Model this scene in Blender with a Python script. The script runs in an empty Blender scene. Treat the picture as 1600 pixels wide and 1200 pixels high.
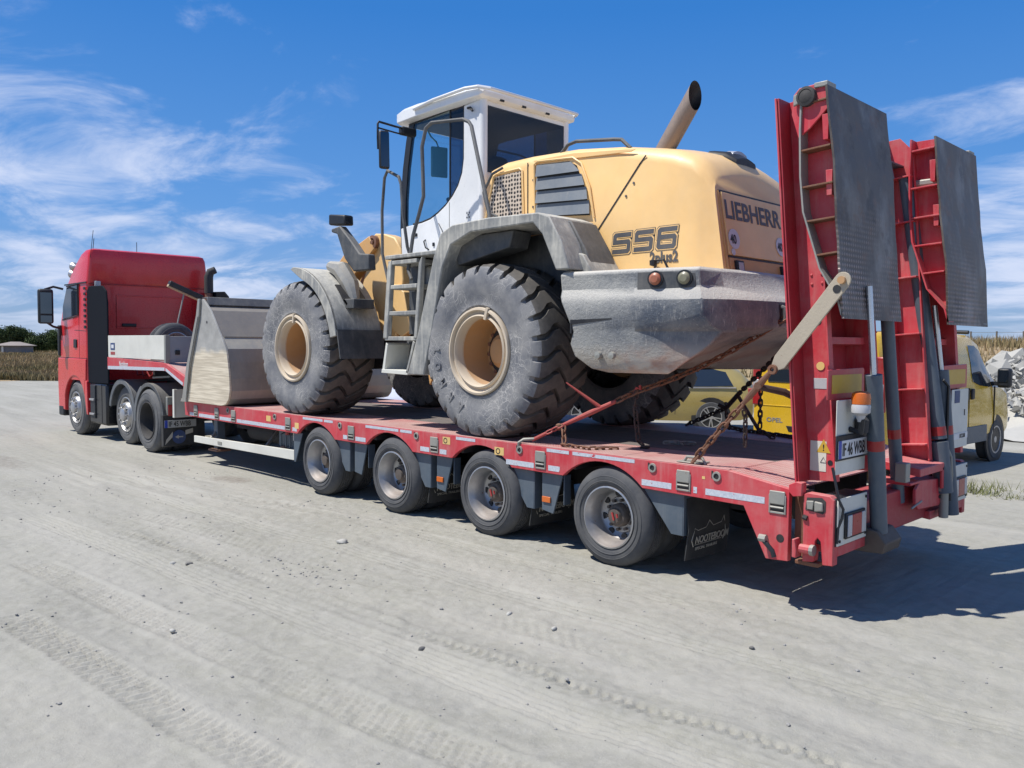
import bpy, bmesh, math, random
import numpy as np
from mathutils import Vector, Matrix, Euler, noise
random.seed(7); RNG = np.random.default_rng(5)
S = bpy.context.scene
COL = S.collection

# ------------------------------------------------------------------ camera, sky, sun, exposure
camd = bpy.data.cameras.new('camera'); cam = bpy.data.objects.new('camera', camd); COL.objects.link(cam)
r_ = Vector((-0.7026305, -0.71152406, 0.00662562)); u_ = Vector((0.03959318, -0.02979786, 0.99877148)); w_ = Vector((0.71045251, -0.70202963, -0.04910839))
cam.matrix_world = Matrix(((r_.x, u_.x, -w_.x, -2.82864), (r_.y, u_.y, -w_.y, 6.41033), (r_.z, u_.z, -w_.z, 1.76291), (0, 0, 0, 1)))
camd.sensor_width = 36; camd.lens = 1302.7/1600*36; camd.clip_start = .05; camd.clip_end = 3000
S.camera = cam
SUN = Vector((.30, .45, 1.0)).normalized()
EL = math.asin(SUN.z); AZ = math.atan2(SUN.x, SUN.y)
sund = bpy.data.lights.new('sun', 'SUN'); sund.energy = 5.0; sund.angle = math.radians(.53); sund.color = (1, .965, .9)
sun = bpy.data.objects.new('sun', sund); COL.objects.link(sun); sun.rotation_euler = SUN.to_track_quat('Z', 'Y').to_euler()
S.view_settings.view_transform = 'Standard'; S.view_settings.look = 'None'; S.view_settings.exposure = .20; S.view_settings.gamma = 1
S.view_settings.use_curve_mapping = False
S.cycles.transparent_max_bounces = 24

world = bpy.data.worlds.new('World'); S.world = world; world.use_nodes = True
W = world.node_tree; W.nodes.clear()
def wn(t, **k):
    n = W.nodes.new(t)
    for a, b in k.items(): setattr(n, a, b)
    return n
wo = wn('ShaderNodeOutputWorld'); bg = wn('ShaderNodeBackground'); bg.inputs[1].default_value = .095
sky = wn('ShaderNodeTexSky', sky_type='NISHITA'); sky.sun_disc = False; sky.sun_elevation = EL; sky.sun_rotation = AZ
sky.altitude = 100; sky.air_density = 1.0; sky.dust_density = .6; sky.ozone_density = 2.2
tc = wn('ShaderNodeTexCoord'); sep = wn('ShaderNodeSeparateXYZ'); W.links.new(tc.outputs['Generated'], sep.inputs[0])
def wm(op, a, b=None, clamp=False):
    n = wn('ShaderNodeMath', operation=op, use_clamp=clamp)
    for i, v in enumerate((a, b)):
        if v is None: continue
        if isinstance(v, (int, float)): n.inputs[i].default_value = v
        else: W.links.new(v, n.inputs[i])
    return n.outputs[0]
def wmr(v, a, b, c, d):
    n = wn('ShaderNodeMapRange', interpolation_type='SMOOTHSTEP'); W.links.new(v, n.inputs[0])
    for i, x in enumerate((a, b, c, d)): n.inputs[i+1].default_value = x
    return n.outputs[0]
zz = wm('MAXIMUM', sep.outputs[2], .0); zd = wm('ADD', zz, .15)
px = wm('DIVIDE', sep.outputs[0], zd); py = wm('DIVIDE', sep.outputs[1], zd)
cmb = wn('ShaderNodeCombineXYZ'); W.links.new(px, cmb.inputs[0]); W.links.new(py, cmb.inputs[1])
mp = wn('ShaderNodeMapping'); mp.inputs['Rotation'].default_value = (0, 0, math.radians(38)); mp.inputs['Scale'].default_value = (.80, 1.15, 1); mp.inputs['Location'].default_value = (3.1, 1.7, 0)
W.links.new(cmb.outputs[0], mp.inputs[0])
n1 = wn('ShaderNodeTexNoise'); n1.inputs['Scale'].default_value = 2.1; n1.inputs['Detail'].default_value = 9; n1.inputs['Roughness'].default_value = .62; n1.inputs['Distortion'].default_value = .5
W.links.new(mp.outputs[0], n1.inputs[0])
n2 = wn('ShaderNodeTexNoise'); n2.inputs['Scale'].default_value = .42; n2.inputs['Detail'].default_value = 2; W.links.new(mp.outputs[0], n2.inputs[0])
# broad weather: more cirrus towards +X (behind the truck) and low down towards -Y, -X; a clear band overhead
dx = wm('MULTIPLY', sep.outputs[0], 1.0); dirb = wm('MINIMUM', wm('SUBTRACT', wm('ABSOLUTE', wm('SUBTRACT', sep.outputs[0], .60)), .17), .22)
elev = wmr(sep.outputs[2], .10, .46, 1.0, .0)
cov = wm('ADD', wm('MULTIPLY', dirb, .88), wm('ADD', wm('MULTIPLY', n2.outputs[0], .38), wm('MULTIPLY', elev, .17)))
thr = wm('ADD', n1.outputs[0], wm('SUBTRACT', cov, .39))
cl = wmr(thr, .47, .80, 0, .80)
cl = wm('MULTIPLY', cl, wm('MULTIPLY', wmr(sep.outputs[2], .0, .04, .35, 1.0), wmr(sep.outputs[2], .42, .75, 1.0, .12)))
mix = wn('ShaderNodeMix', data_type='RGBA'); W.links.new(cl, mix.inputs[0])
hs = wn('ShaderNodeHueSaturation'); hs.inputs['Saturation'].default_value = 1.12; hs.inputs['Value'].default_value = 1.0; W.links.new(sky.outputs[0], hs.inputs['Color'])
ramp = wn('ShaderNodeValToRGB'); W.links.new(sep.outputs[2], ramp.inputs[0]); cr_ = ramp.color_ramp
for i_, (p_, c_) in enumerate(((0, (2.5, 3.9, 6.1)), (.07, (1.75, 3.5, 6.9)), (.15, (.98, 2.95, 7.0)), (.36, (.26, 1.95, 6.1)), (1.0, (.12, 1.0, 3.7)))):
    e_ = cr_.elements[i_] if i_ < 2 else cr_.elements.new(p_)
    e_.position = p_; e_.color = tuple(v/8 for v in c_)+(1,)
sc_ = wn('ShaderNodeVectorMath', operation='SCALE'); sc_.inputs['Scale'].default_value = 8; W.links.new(ramp.outputs[0], sc_.inputs[0])
mx_ = wn('ShaderNodeMix', data_type='RGBA'); mx_.inputs[0].default_value = .85; W.links.new(hs.outputs[0], mx_.inputs[6]); W.links.new(sc_.outputs[0], mx_.inputs[7])
W.links.new(mx_.outputs[2], mix.inputs[6]); mix.inputs[7].default_value = (6.9, 7.5, 9.2, 1)
W.links.new(mix.outputs[2], bg.inputs[0]); W.links.new(bg.outputs[0], wo.inputs[0])

# ------------------------------------------------------------------ materials
def s2l(c): return tuple(((v/255)/12.92 if v/255 < .04045 else ((v/255+.055)/1.055)**2.4) for v in c)
class N:
    def __init__(s, name):
        s.m = bpy.data.materials.new(name); s.m.use_nodes = True; s.t = s.m.node_tree; s.b = s.t.nodes['Principled BSDF']; s.o = s.t.nodes['Material Output']
        s.tc = s.t.nodes.new('ShaderNodeTexCoord'); s.geo = s.t.nodes.new('ShaderNodeNewGeometry')
    def n(s, t, **k):
        x = s.t.nodes.new(t)
        for a, b in k.items(): setattr(x, a, b)
        return x
    def l(s, a, b): s.t.links.new(a, b)
    def noise(s, sc, det=4, rough=.55, vec=None, stretch=None, dist=0):
        x = s.n('ShaderNodeTexNoise'); x.inputs['Scale'].default_value = sc; x.inputs['Detail'].default_value = det; x.inputs['Roughness'].default_value = rough; x.inputs['Distortion'].default_value = dist
        v = vec or s.tc.outputs['Object']
        if stretch:
            mpn = s.n('ShaderNodeMapping'); mpn.inputs['Scale'].default_value = stretch; s.l(v, mpn.inputs[0]); v = mpn.outputs[0]
        s.l(v, x.inputs[0]); return x.outputs[0]
    def mr(s, v, a, b, c=0, d=1):
        x = s.n('ShaderNodeMapRange'); s.l(v, x.inputs[0])
        for i, q in enumerate((a, b, c, d)): x.inputs[i+1].default_value = q
        return x.outputs[0]
    def math(s, op, a, b=None, clamp=False):
        x = s.n('ShaderNodeMath', operation=op, use_clamp=clamp)
        for i, v in enumerate((a, b)):
            if v is None: continue
            if isinstance(v, (int, float)): x.inputs[i].default_value = v
            else: s.l(v, x.inputs[i])
        return x.outputs[0]
    def mix(s, f, a, b):
        x = s.n('ShaderNodeMix', data_type='RGBA')
        if isinstance(f, (int, float)): x.inputs[0].default_value = f
        else: s.l(f, x.inputs[0])
        for i, v in ((6, a), (7, b)):
            if isinstance(v, tuple): x.inputs[i].default_value = v[:3]+(1,)
            else: s.l(v, x.inputs[i])
        return x.outputs[2]
    def bump(s, h, st=.3, d=.01):
        x = s.n('ShaderNodeBump'); x.inputs['Strength'].default_value = st; x.inputs['Distance'].default_value = d; s.l(h, x.inputs['Height']); s.l(x.outputs[0], s.b.inputs['Normal'])
    def fin(s, col, rough=.5, metal=0, spec=None, coat=0):
        if isinstance(col, tuple): s.b.inputs['Base Color'].default_value = col[:3]+(1,)
        else: s.l(col, s.b.inputs['Base Color'])
        if isinstance(rough, (int, float)): s.b.inputs['Roughness'].default_value = rough
        else: s.l(rough, s.b.inputs['Roughness'])
        s.b.inputs['Metallic'].default_value = metal
        if spec is not None: s.b.inputs['Specular IOR Level'].default_value = spec
        s.b.inputs['Coat Weight'].default_value = coat
        return s.m
DUST = (.40, .37, .32)
def painted(name, base, rough=.45, dust=.4, dustc=DUST, chips=None, metal=0, bump=.15, scale=1, up=.35, streak=.25, coat=0):
    """paint or metal with broad tone variation, settled dust, vertical rain streaks and small chips"""
    s = N(name)
    big = s.noise(1.7*scale, 5, .6); fine = s.noise(38*scale, 5, .65); stk = s.noise(9*scale, 4, .6, stretch=(2.5, 2.5, .22))
    c = s.mix(s.mr(big, .3, .7), tuple(v*.86 for v in base), tuple(min(1, v*1.07) for v in base))
    sepn = s.n('ShaderNodeSeparateXYZ'); s.l(s.geo.outputs['Normal'], sepn.inputs[0])
    upf = s.mr(sepn.outputs[2], .25, .95, 0, up)
    d = s.math('ADD', s.math('MULTIPLY', s.mr(s.noise(3.1*scale, 8, .7), .42, .75), dust), s.math('ADD', upf, s.math('MULTIPLY', s.mr(stk, .5, .8), streak*dust*2)), True)
    c = s.mix(d, c, dustc)
    if chips:
        ch = s.mr(s.noise(23*scale, 6, .75), .66, .70); c = s.mix(ch, c, chips)
    s.bump(fine, bump, .004)
    rg = s.math('ADD', s.math('MULTIPLY', d, .4), s.mr(fine, .3, .7, rough-.06, rough+.08), True)
    return s.fin(c, rg, metal, coat=coat)
RED = painted('trailer_red_paint', (.52, .036, .050), .46, .34, (.52, .30, .27), (.27, .12, .085), up=.35, streak=.5)
REDIN = painted('trailer_red_inner_paint', (.36, .022, .034), .5, .18, (.35, .2, .17), (.2, .08, .05), up=.2)
TRUCKRED = painted('truck_red_paint', (.62, .022, .028), .28, .07, (.45, .25, .22), up=.12, bump=.03, coat=.3)
YEL = painted('loader_yellow_paint', (.90, .575, .235), .42, .14, (.68, .56, .40), up=.12, bump=.04, coat=.15)
YELD = painted('loader_worn_yellow_paint', (.66, .36, .12), .5, .45, (.45, .36, .26), (.25, .13, .07))
WHITE = painted('cab_white_paint', (.80, .80, .79), .3, .06, (.6, .57, .5), up=.08, bump=.03, coat=.2)
CREAM = painted('cream_white_paint', (.66, .65, .58), .5, .22, (.45, .42, .36), up=.1)
GREYP = painted('dusty_grey_casting', (.22, .222, .215), .6, .9, (.50, .48, .42), up=.6, bump=.35, streak=.5)
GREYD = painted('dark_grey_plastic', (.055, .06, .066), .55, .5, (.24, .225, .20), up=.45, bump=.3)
SLATE = painted('slate_blue_paint', (.068, .095, .125), .45, .25, (.25, .25, .24), up=.3)
STEELW = painted('worn_ramp_steel', (.105, .10, .10), .42, .5, (.22, .19, .18), (.28, .16, .10), metal=.25, bump=.5, up=.1)
TARN = painted('grey_cast_steel', (.30, .30, .27), .5, .45, (.40, .36, .30), (.22, .10, .05), metal=.35, bump=.4)
BLACKP = painted('black_plastic', (.010, .012, .016), .5, .05, (.08, .08, .08), up=.10, bump=.1)
DEFL = N('black_deflector').fin((.006, .008, .013), .8, 0, .12)
BLACKG = painted('gloss_black', (.006, .007, .010), .3, .05, (.1, .1, .1), up=.05, bump=.02)
UNDER = painted('dark_undercarriage', (.030, .030, .032), .7, .5, (.10, .09, .08), up=.2, bump=.4)
RUST = painted('rusty_chain_steel', (.20, .085, .045), .65, .5, (.24, .17, .13), (.10, .04, .02), metal=.3, bump=.5, scale=3)
DCHAIN = painted('dark_chain_steel', (.06, .045, .04), .6, .3, (.16, .11, .09), metal=.4, bump=.4, scale=3)
REDBIND = painted('faded_red_steel', (.40, .055, .05), .5, .35, (.28, .14, .11), (.22, .09, .05), scale=3)
CHROME = painted('chrome_metal', (.50, .50, .50), .38, .5, (.36, .33, .29), metal=.75, bump=.03, up=.05)
ROD = painted('bright_rod', (.6, .64, .68), .3, 0, metal=.8, bump=0, up=.0)
GALV = painted('galvanised_rim', (.42, .43, .44), .36, .30, (.28, .21, .16), (.28, .13, .07), metal=.7, bump=.2, up=.5)
CONC = painted('scraped_bucket_steel', (.32, .31, .28), .42, .45, (.50, .45, .36), (.24, .16, .11), metal=.3, bump=.3, up=.3)
BEIGE = painted('dusty_rim_orange', (.50, .27, .11), .6, .4, (.42, .30, .20), up=.5)
RIMLIP = painted('dusty_rim_lip', (.56, .46, .34), .6, .7, (.55, .48, .38), up=.3)
VANY = painted('van_yellow_paint', (.68, .42, .022), .25, .05, up=.05, bump=0, coat=.4)
VANG = painted('gold_metallic_paint', (.42, .32, .10), .3, .08, up=.05, bump=0, metal=.2, coat=.4)
CARW = painted('white_car_paint', (.62, .65, .76), .25, .05, up=.05, bump=0, coat=.4)
AMBER = painted('amber_lens', (.58, .125, .01), .25, .12, up=.1, bump=.05)
AMBD = painted('dusty_amber_lens', (.36, .09, .03), .35, .3, up=.1)
REDL = painted('red_lens', (.35, .012, .014), .3, .3, (.3, .2, .18), up=.1)
LENSW = painted('clear_lens', (.45, .45, .46), .2, .3, up=.1)
OLIVE = painted('dusty_lens', (.19, .18, .11), .3, .3, up=.1)
YBOARD = painted('yellow_retroreflector', (.55, .34, .03), .4, .12, up=0)
RBOARD = painted('red_retroreflector', (.48, .05, .06), .4, .15, up=0)
STICK = painted('yellow_sticker', (.72, .48, .16), .5, .2)
WSTICK = painted('pale_sticker', (.62, .60, .52), .5, .2)
PLATEW = painted('plate_white', (.66, .67, .68), .4, .12, up=0, bump=.02)
PLATEG = painted('plate_grey_in_dust', (.34, .35, .35), .5, .3, up=0, bump=.02)
EUB = painted('plate_blue', (.015, .05, .38), .4, .1, up=0)
INK = painted('black_ink', (.012, .012, .014), .5, .08, up=0, bump=0)
INKG = painted('dark_grey_ink', (.085, .085, .09), .5, .15, up=0, bump=0)
INKP = painted('pale_ink', (.40, .38, .33), .6, .3, up=0, bump=0)
BLUED = painted('blue_disc', (.02, .05, .16), .5, .35, (.14, .15, .17), up=0)
WOOD = painted('dry_wood', (.46, .33, .20), .8, .3)
HUBM = painted('dusty_dark_hub', (.10, .085, .075), .6, .4, (.2, .16, .13), metal=.3)
PIPE = painted('rusty_pipe', (.24, .12, .08), .6, .3, (.25, .18, .14), metal=.3)
EXH = painted('tan_exhaust_pipe', (.30, .23, .185), .45, .5, (.34, .29, .24), (.14, .09, .06), metal=.4, up=.2)

def tape():
    s = N('worn_reflective_tape'); wr = s.mr(s.noise(12, 6, .75), .62, .66); n = s.mr(s.noise(60, 3), .3, .7)
    c = s.mix(n, (.40, .44, .50), (.56, .58, .62)); c = s.mix(wr, c, (.45, .05, .06)); return s.fin(c, .45)
TAPE = tape()
def rubber(name, base, dustc, amt, cracks=False):
    s = N(name); big = s.noise(4, 6, .65); f = s.noise(45, 5, .7)
    d = s.math('MULTIPLY', s.mr(big, .3, .72), amt, True)
    c = s.mix(d, base, dustc)
    if cracks:
        v = s.n('ShaderNodeTexVoronoi', feature='DISTANCE_TO_EDGE'); v.inputs['Scale'].default_value = 9
        vm = s.n('ShaderNodeMapping'); vm.inputs['Scale'].default_value = (1, 1, 1)
        dn = s.n('ShaderNodeTexNoise'); dn.inputs['Scale'].default_value = 2.2; dn.inputs['Detail'].default_value = 3; s.l(s.tc.outputs['Object'], dn.inputs[0])
        va = s.n('ShaderNodeVectorMath', operation='ADD'); s.l(s.tc.outputs['Object'], va.inputs[0])
        vs = s.n('ShaderNodeVectorMath', operation='SCALE'); s.l(dn.outputs['Color'], vs.inputs[0]); vs.inputs['Scale'].default_value = .7; s.l(vs.outputs[0], va.inputs[1]); s.l(va.outputs[0], v.inputs[0])
        ln = s.mr(v.outputs['Distance'], .0, .022, .75, 0)
        v2 = s.n('ShaderNodeTexVoronoi', feature='DISTANCE_TO_EDGE'); v2.inputs['Scale'].default_value = 17; s.l(va.outputs[0], v2.inputs[0])
        ln2 = s.mr(v2.outputs['Distance'], 0, .03, .5, 0)
        msk = s.mr(s.noise(2.3, 3), .42, .58)
        c = s.mix(s.math('MULTIPLY', s.math('MAXIMUM', ln, ln2), msk), c, (.60, .57, .52))
    s.bump(f, .35, .004)
    return s.fin(c, .8, spec=.35)
TYREB = rubber('dusty_loader_rubber', (.105, .112, .13), (.30, .29, .275), .85, True)
TREAD = rubber('loader_tread_rubber', (.050, .049, .050), (.20, .178, .150), .7)
TYRE = rubber('trailer_tyre_rubber', (.048, .051, .058), (.17, .165, .155), .55)
TYRET = rubber('truck_tyre_rubber', (.08, .085, .092), (.21, .20, .185), .7)
FLAP = rubber('mudflap_rubber', (.022, .024, .027), (.10, .095, .085), .5)

def glass(name, tint, refl=.12, dark=0):
    s = N(name); s.t.nodes.remove(s.b)
    tr = s.n('ShaderNodeBsdfTransparent'); tr.inputs[0].default_value = tint+(1,)
    gl = s.n('ShaderNodeBsdfGlossy'); gl.inputs['Roughness'].default_value = .03; gl.inputs[0].default_value = (1, 1, 1, 1)
    fr = s.n('ShaderNodeLayerWeight'); fr.inputs[0].default_value = .5
    f = s.math('ADD', s.math('MULTIPLY', s.math('POWER', fr.outputs['Facing'], 4), .7), .03, True)
    mx = s.n('ShaderNodeMixShader'); s.l(f, mx.inputs[0]); s.l(tr.outputs[0], mx.inputs[1]); s.l(gl.outputs[0], mx.inputs[2]); s.l(mx.outputs[0], s.o.inputs[0])
    return s.m
GLASS = glass('cab_glass', (.86, .92, .93))
GLASSD = glass('dark_tinted_glass', (.30, .32, .38), .1)
GLASSM = glass('smoked_glass', (.45, .45, .50), .1)
MIRROR = N('mirror_glass').fin((.10, .115, .125), .06, 1)
CARGL = N('car_window_glass').fin((.02, .028, .04), .06, 0, .8)
SEATM = N('teal_plastic').fin((.09, .30, .42), .35)
HEADL = N('headlamp_glass').fin((.25, .26, .27), .1, .6)

def mesh_grille():
    s = N('perforated_grille'); v = s.n('ShaderNodeTexVoronoi', feature='F1'); v.inputs['Randomness'].default_value = .25; v.inputs['Scale'].default_value = 25
    s.l(s.tc.outputs['Object'], v.inputs[0]); f = s.mr(v.outputs['Distance'], .30, .42); c = s.mix(f, (.025, .022, .02), (.58, .48, .38)); return s.fin(c, .6)
GRILLE = mesh_grille()
def deckm():
    s = N('tread_plate_deck'); sp = s.n('ShaderNodeSeparateXYZ'); s.l(s.tc.outputs['Object'], sp.inputs[0])
    a = s.math('SINE', s.math('MULTIPLY', s.math('ADD', sp.outputs[0], sp.outputs[1]), 105)); b = s.math('SINE', s.math('MULTIPLY', s.math('SUBTRACT', sp.outputs[0], sp.outputs[1]), 105))
    h = s.math('MULTIPLY', a, b); hh = s.mr(h, .1, .5); worn = s.mr(s.noise(2.4, 7, .7), .35, .65); dirt = s.mr(s.noise(1.1, 4), .4, .7)
    c = s.mix(worn, (.40, .12, .115), (.50, .30, .27)); c = s.mix(s.math('MULTIPLY', hh, .6), c, (.62, .48, .43)); c = s.mix(s.math('MULTIPLY', dirt, .45), c, (.36, .31, .27))
    s.bump(hh, .8, .004); return s.fin(c, .62)
DECK = deckm()
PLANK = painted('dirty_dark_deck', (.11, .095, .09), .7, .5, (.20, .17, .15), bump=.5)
def rampplate():
    s = N('ramp_tread_plate'); sp = s.n('ShaderNodeSeparateXYZ'); s.l(s.tc.outputs['Object'], sp.inputs[0])
    a = s.math('SINE', s.math('MULTIPLY', s.math('ADD', sp.outputs[2], sp.outputs[1]), 92)); b = s.math('SINE', s.math('MULTIPLY', s.math('SUBTRACT', sp.outputs[2], sp.outputs[1]), 92))
    h = s.mr(s.math('MULTIPLY', a, b), .1, .5)
    low = s.mr(sp.outputs[2], 2.75, 2.1); side = s.mr(s.noise(2.2, 4), .4, .62); k = s.math('MULTIPLY', h, s.math('MULTIPLY', low, side))
    n = s.noise(3.4, 8, .75); st = s.noise(2.4, 6, .65, stretch=(1, 1.2, .8)); c = s.mix(s.mr(n, .3, .7), (.026, .024, .023), (.16, .135, .115)); c = s.mix(s.mr(st, .48, .66, 0, .7), c, (.26, .25, .235)); c = s.mix(s.mr(s.noise(6, 6, .75), .54, .64, 0, .6), c, (.17, .085, .05)); c = s.mix(s.mr(s.noise(1.9, 5, .7), .55, .64, 0, .8), c, (.022, .022, .026))
    c = s.mix(.2, c, (.15, .115, .09)); c = s.mix(k, c, (.34, .27, .25)); s.bump(s.math('ADD', k, s.math('MULTIPLY', n, .3)), .6, .006); return s.fin(c, s.mr(n, .3, .7, .38, .6), .35)
RAMPP = rampplate()
def cwmat():
    s = N('counterweight_casting'); sp = s.n('ShaderNodeSeparateXYZ'); s.l(s.geo.outputs['Normal'], sp.inputs[0]); so = s.n('ShaderNodeSeparateXYZ'); s.l(s.tc.outputs['Object'], so.inputs[0])
    n = s.noise(2.2, 8, .68); sc = s.noise(14, 5, .75, stretch=(3.2, 3.2, .55), dist=1.5); f = s.noise(40, 6, .7)
    c = s.mix(s.mr(n, .36, .70), (.085, .10, .125), (.33, .325, .30)); c = s.mix(s.mr(sc, .56, .68, 0, .6), c, (.50, .48, .43)); fr_ = s.mr(so.outputs[0], -3.45, -2.75); c = s.mix(s.math('MULTIPLY', fr_, .38), c, (.46, .44, .385))
    low = s.mr(s.math('ADD', so.outputs[2], s.math('MULTIPLY', n, .35)), 1.06, .90); c = s.mix(low, c, (.50, .45, .375))
    rust = s.math('MULTIPLY', s.mr(s.noise(2.6, 4, stretch=(1, 1, 1.6)), .47, .56), s.mr(so.outputs[2], .90, .72)); rust = s.math('MULTIPLY', rust, s.mr(so.outputs[0], -3.1, -3.4)); c = s.mix(s.math('MULTIPLY', rust, .8), c, (.36, .20, .14))
    up = s.mr(sp.outputs[2], .15, .8, 0, .85); c = s.mix(up, c, (.56, .53, .47))
    crust = s.math('MULTIPLY', s.math('MULTIPLY', low, s.mr(so.outputs[0], -3.35, -2.95)), s.mr(s.noise(40, 5, .75), .35, .65)); c = s.mix(s.math('MULTIPLY', crust, .6), c, (.30, .275, .23)); s.bump(s.math('ADD', f, s.math('MULTIPLY', crust, 3)), .7, .012); return s.fin(c, .6)
CWM = cwmat()
def bucketside():
    s = N('bucket_side_clay'); so = s.n('ShaderNodeSeparateXYZ'); s.l(s.tc.outputs['Object'], so.inputs[0])
    w = s.n('ShaderNodeTexNoise'); wm_ = s.n('ShaderNodeMapping'); wm_.inputs['Scale'].default_value = (1.3, 1.3, 24); s.l(s.tc.outputs['Object'], wm_.inputs[0]); s.l(wm_.outputs[0], w.inputs[0]); w.inputs['Scale'].default_value = 1.6; w.inputs['Detail'].default_value = 3
    clay = s.mr(s.math('ADD', so.outputs[2], s.math('MULTIPLY', s.noise(4, 4), .2)), .86, .78)
    st = s.mix(s.mr(s.noise(3, 7, .7), .3, .7), (.24, .235, .22), (.42, .41, .38)); cc = s.mix(s.mr(w.outputs[0], .4, .62), (.50, .43, .32), (.68, .60, .46)); c = s.mix(clay, st, cc)
    s.bump(s.math('MULTIPLY', w.outputs[0], clay), .4, .01); return s.fin(c, .7)
BSIDE = bucketside()
def groundm():
    s = N('pale_crushed_gravel'); P = s.geo.outputs['Position']
    def nz(sc, det, ro=.6, st=None):
        return s.noise(sc, det, ro, vec=P, stretch=st)
    a = nz(.35, 5); b = nz(2.2, 7, .65); f = nz(38, 5, .75); g = nz(140, 3, .8)
    streak = nz(1.2, 5, .6, (.35, 2.2, 1))
    c = s.mix(s.mr(a, .3, .7), (.262, .254, .212), (.326, .316, .266)); c = s.mix(s.mr(b, .35, .7, 0, .5), c, (.25, .243, .225)); c = s.mix(s.mr(streak, .5, .75, 0, .45), c, (.41, .385, .33))
    c = s.mix(s.mr(f, .55, .75, 0, .45), c, (.28, .275, .265)); c = s.mix(s.mr(g, .58, .75, 0, .5), c, (.56, .54, .50))
    v = s.n('ShaderNodeTexVoronoi'); v.inputs['Scale'].default_value = 26; s.l(P, v.inputs[0]); st = s.mr(v.outputs['Distance'], .10, .16, 1, 0); st = s.math('MULTIPLY', st, s.mr(nz(3, 4), .5, .62)); c = s.mix(s.math('MULTIPLY', st, .55), c, (.24, .235, .23))
    swp = nz(.9, 4, .55, (.22, 1.5, 1)); c = s.mix(s.mr(swp, .46, .62, 0, .55), c, (.385, .37, .33)); swd = nz(1.3, 5, .6, (.28, 1.9, 1)); c = s.mix(s.mr(swd, .54, .68, 0, .5), c, (.21, .204, .183))
    # dark oil and damp stains
    def stain(cx, cy, rx, ry, k):
        sp = s.n('ShaderNodeSeparateXYZ'); s.l(P, sp.inputs[0])
        ex = s.math('POWER', s.math('ABSOLUTE', s.math('DIVIDE', s.math('SUBTRACT', sp.outputs[0], cx), rx)), 2); ey = s.math('POWER', s.math('ABSOLUTE', s.math('DIVIDE', s.math('SUBTRACT', sp.outputs[1], cy), ry)), 2)
        d = s.math('ADD', s.math('ADD', ex, ey), s.math('MULTIPLY', s.math('SUBTRACT', b, .5), 2.2)); return s.mr(d, .2, 1.1, k, 0)
    for q in ((7.15, 1.55, .42, .22, .75), (11.2, 3.3, 1.5, .35, .5), (14.5, 3.6, 1.2, .3, .35), (22, 1, 2.0, .4, .3)): c = s.mix(stain(*q), c, (.17, .145, .12))
    md = nz(11, 6, .7); c = s.mix(s.mr(md, .38, .62, .0, .5), c, (.37, .355, .315)); md2 = nz(15, 5, .75, (.6, 1.8, 1)); c = s.mix(s.mr(md2, .56, .70, 0, .28), c, (.22, .215, .20)); hh = s.math('ADD', s.math('ADD', s.math('MULTIPLY', f, .6), s.math('MULTIPLY', g, .3)), s.math('ADD', s.math('MULTIPLY', b, .8), s.math('MULTIPLY', md, 1.2))); s.bump(hh, .6, .012)
    return s.fin(c, .92, spec=.2)
GROUND = groundm()
def fieldm():
    s = N('dry_field_soil'); P = s.geo.outputs['Position']; n = s.noise(.25, 6, .65, vec=P); g = s.noise(3, 5, .7, vec=P)
    c = s.mix(s.mr(n, .35, .65), (.30, .215, .125), (.20, .17, .085)); c = s.mix(s.mr(g, .4, .7, 0, .6), c, (.36, .28, .17)); s.bump(g, .6, .1); return s.fin(c, .95)
FIELD = fieldm()
def grassm(name, a, b):
    s = N(name); oi = s.n('ShaderNodeObjectInfo'); n = s.noise(.7, 4, .6, vec=s.geo.outputs['Position']); n2 = s.noise(9, 2, .6, vec=s.geo.outputs['Position'])
    n3 = s.noise(.18, 4, .6, vec=s.geo.outputs['Position']); c = s.mix(s.mr(n, .3, .7), a, b); c = s.mix(s.mr(n2, .4, .7, 0, .5), c, tuple(v*1.35 for v in a)); c = s.mix(s.mr(n3, .45, .62, 0, .7), c, tuple(v*.62+.02*(i == 1) for i, v in enumerate(b))); return s.fin(c, .85, spec=.2)
GRASS = grassm('dry_grass_blades', (.36, .25, .14), (.22, .18, .09)); GRASSG = grassm('green_weeds', (.14, .16, .06), (.26, .25, .12)); LEAF = grassm('tree_leaves', (.042, .062, .022), (.075, .09, .035)); LEAF2 = grassm('light_tree_leaves', (.07, .09, .035), (.05, .07, .028))
BARK = painted('tree_bark', (.10, .075, .05), .9, .2)
ROCK = painted('broken_pale_concrete', (.40, .39, .355), .85, .3, (.50, .47, .42), bump=.7, up=.1)
STONE = painted('grey_pebble', (.26, .255, .245), .85, .3, bump=.6, up=.1)
STONED = painted('dark_pebble', (.10, .10, .10), .85, .3, bump=.6, up=.1)
PLASTER = painted('white_plaster', (.70, .69, .65), .85, .1); ROOFT = painted('brown_roof_tiles', (.17, .13, .115), .8, .2)
FENCEM = painted('fence_post_wood', (.13, .11, .09), .8, .1)

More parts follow.
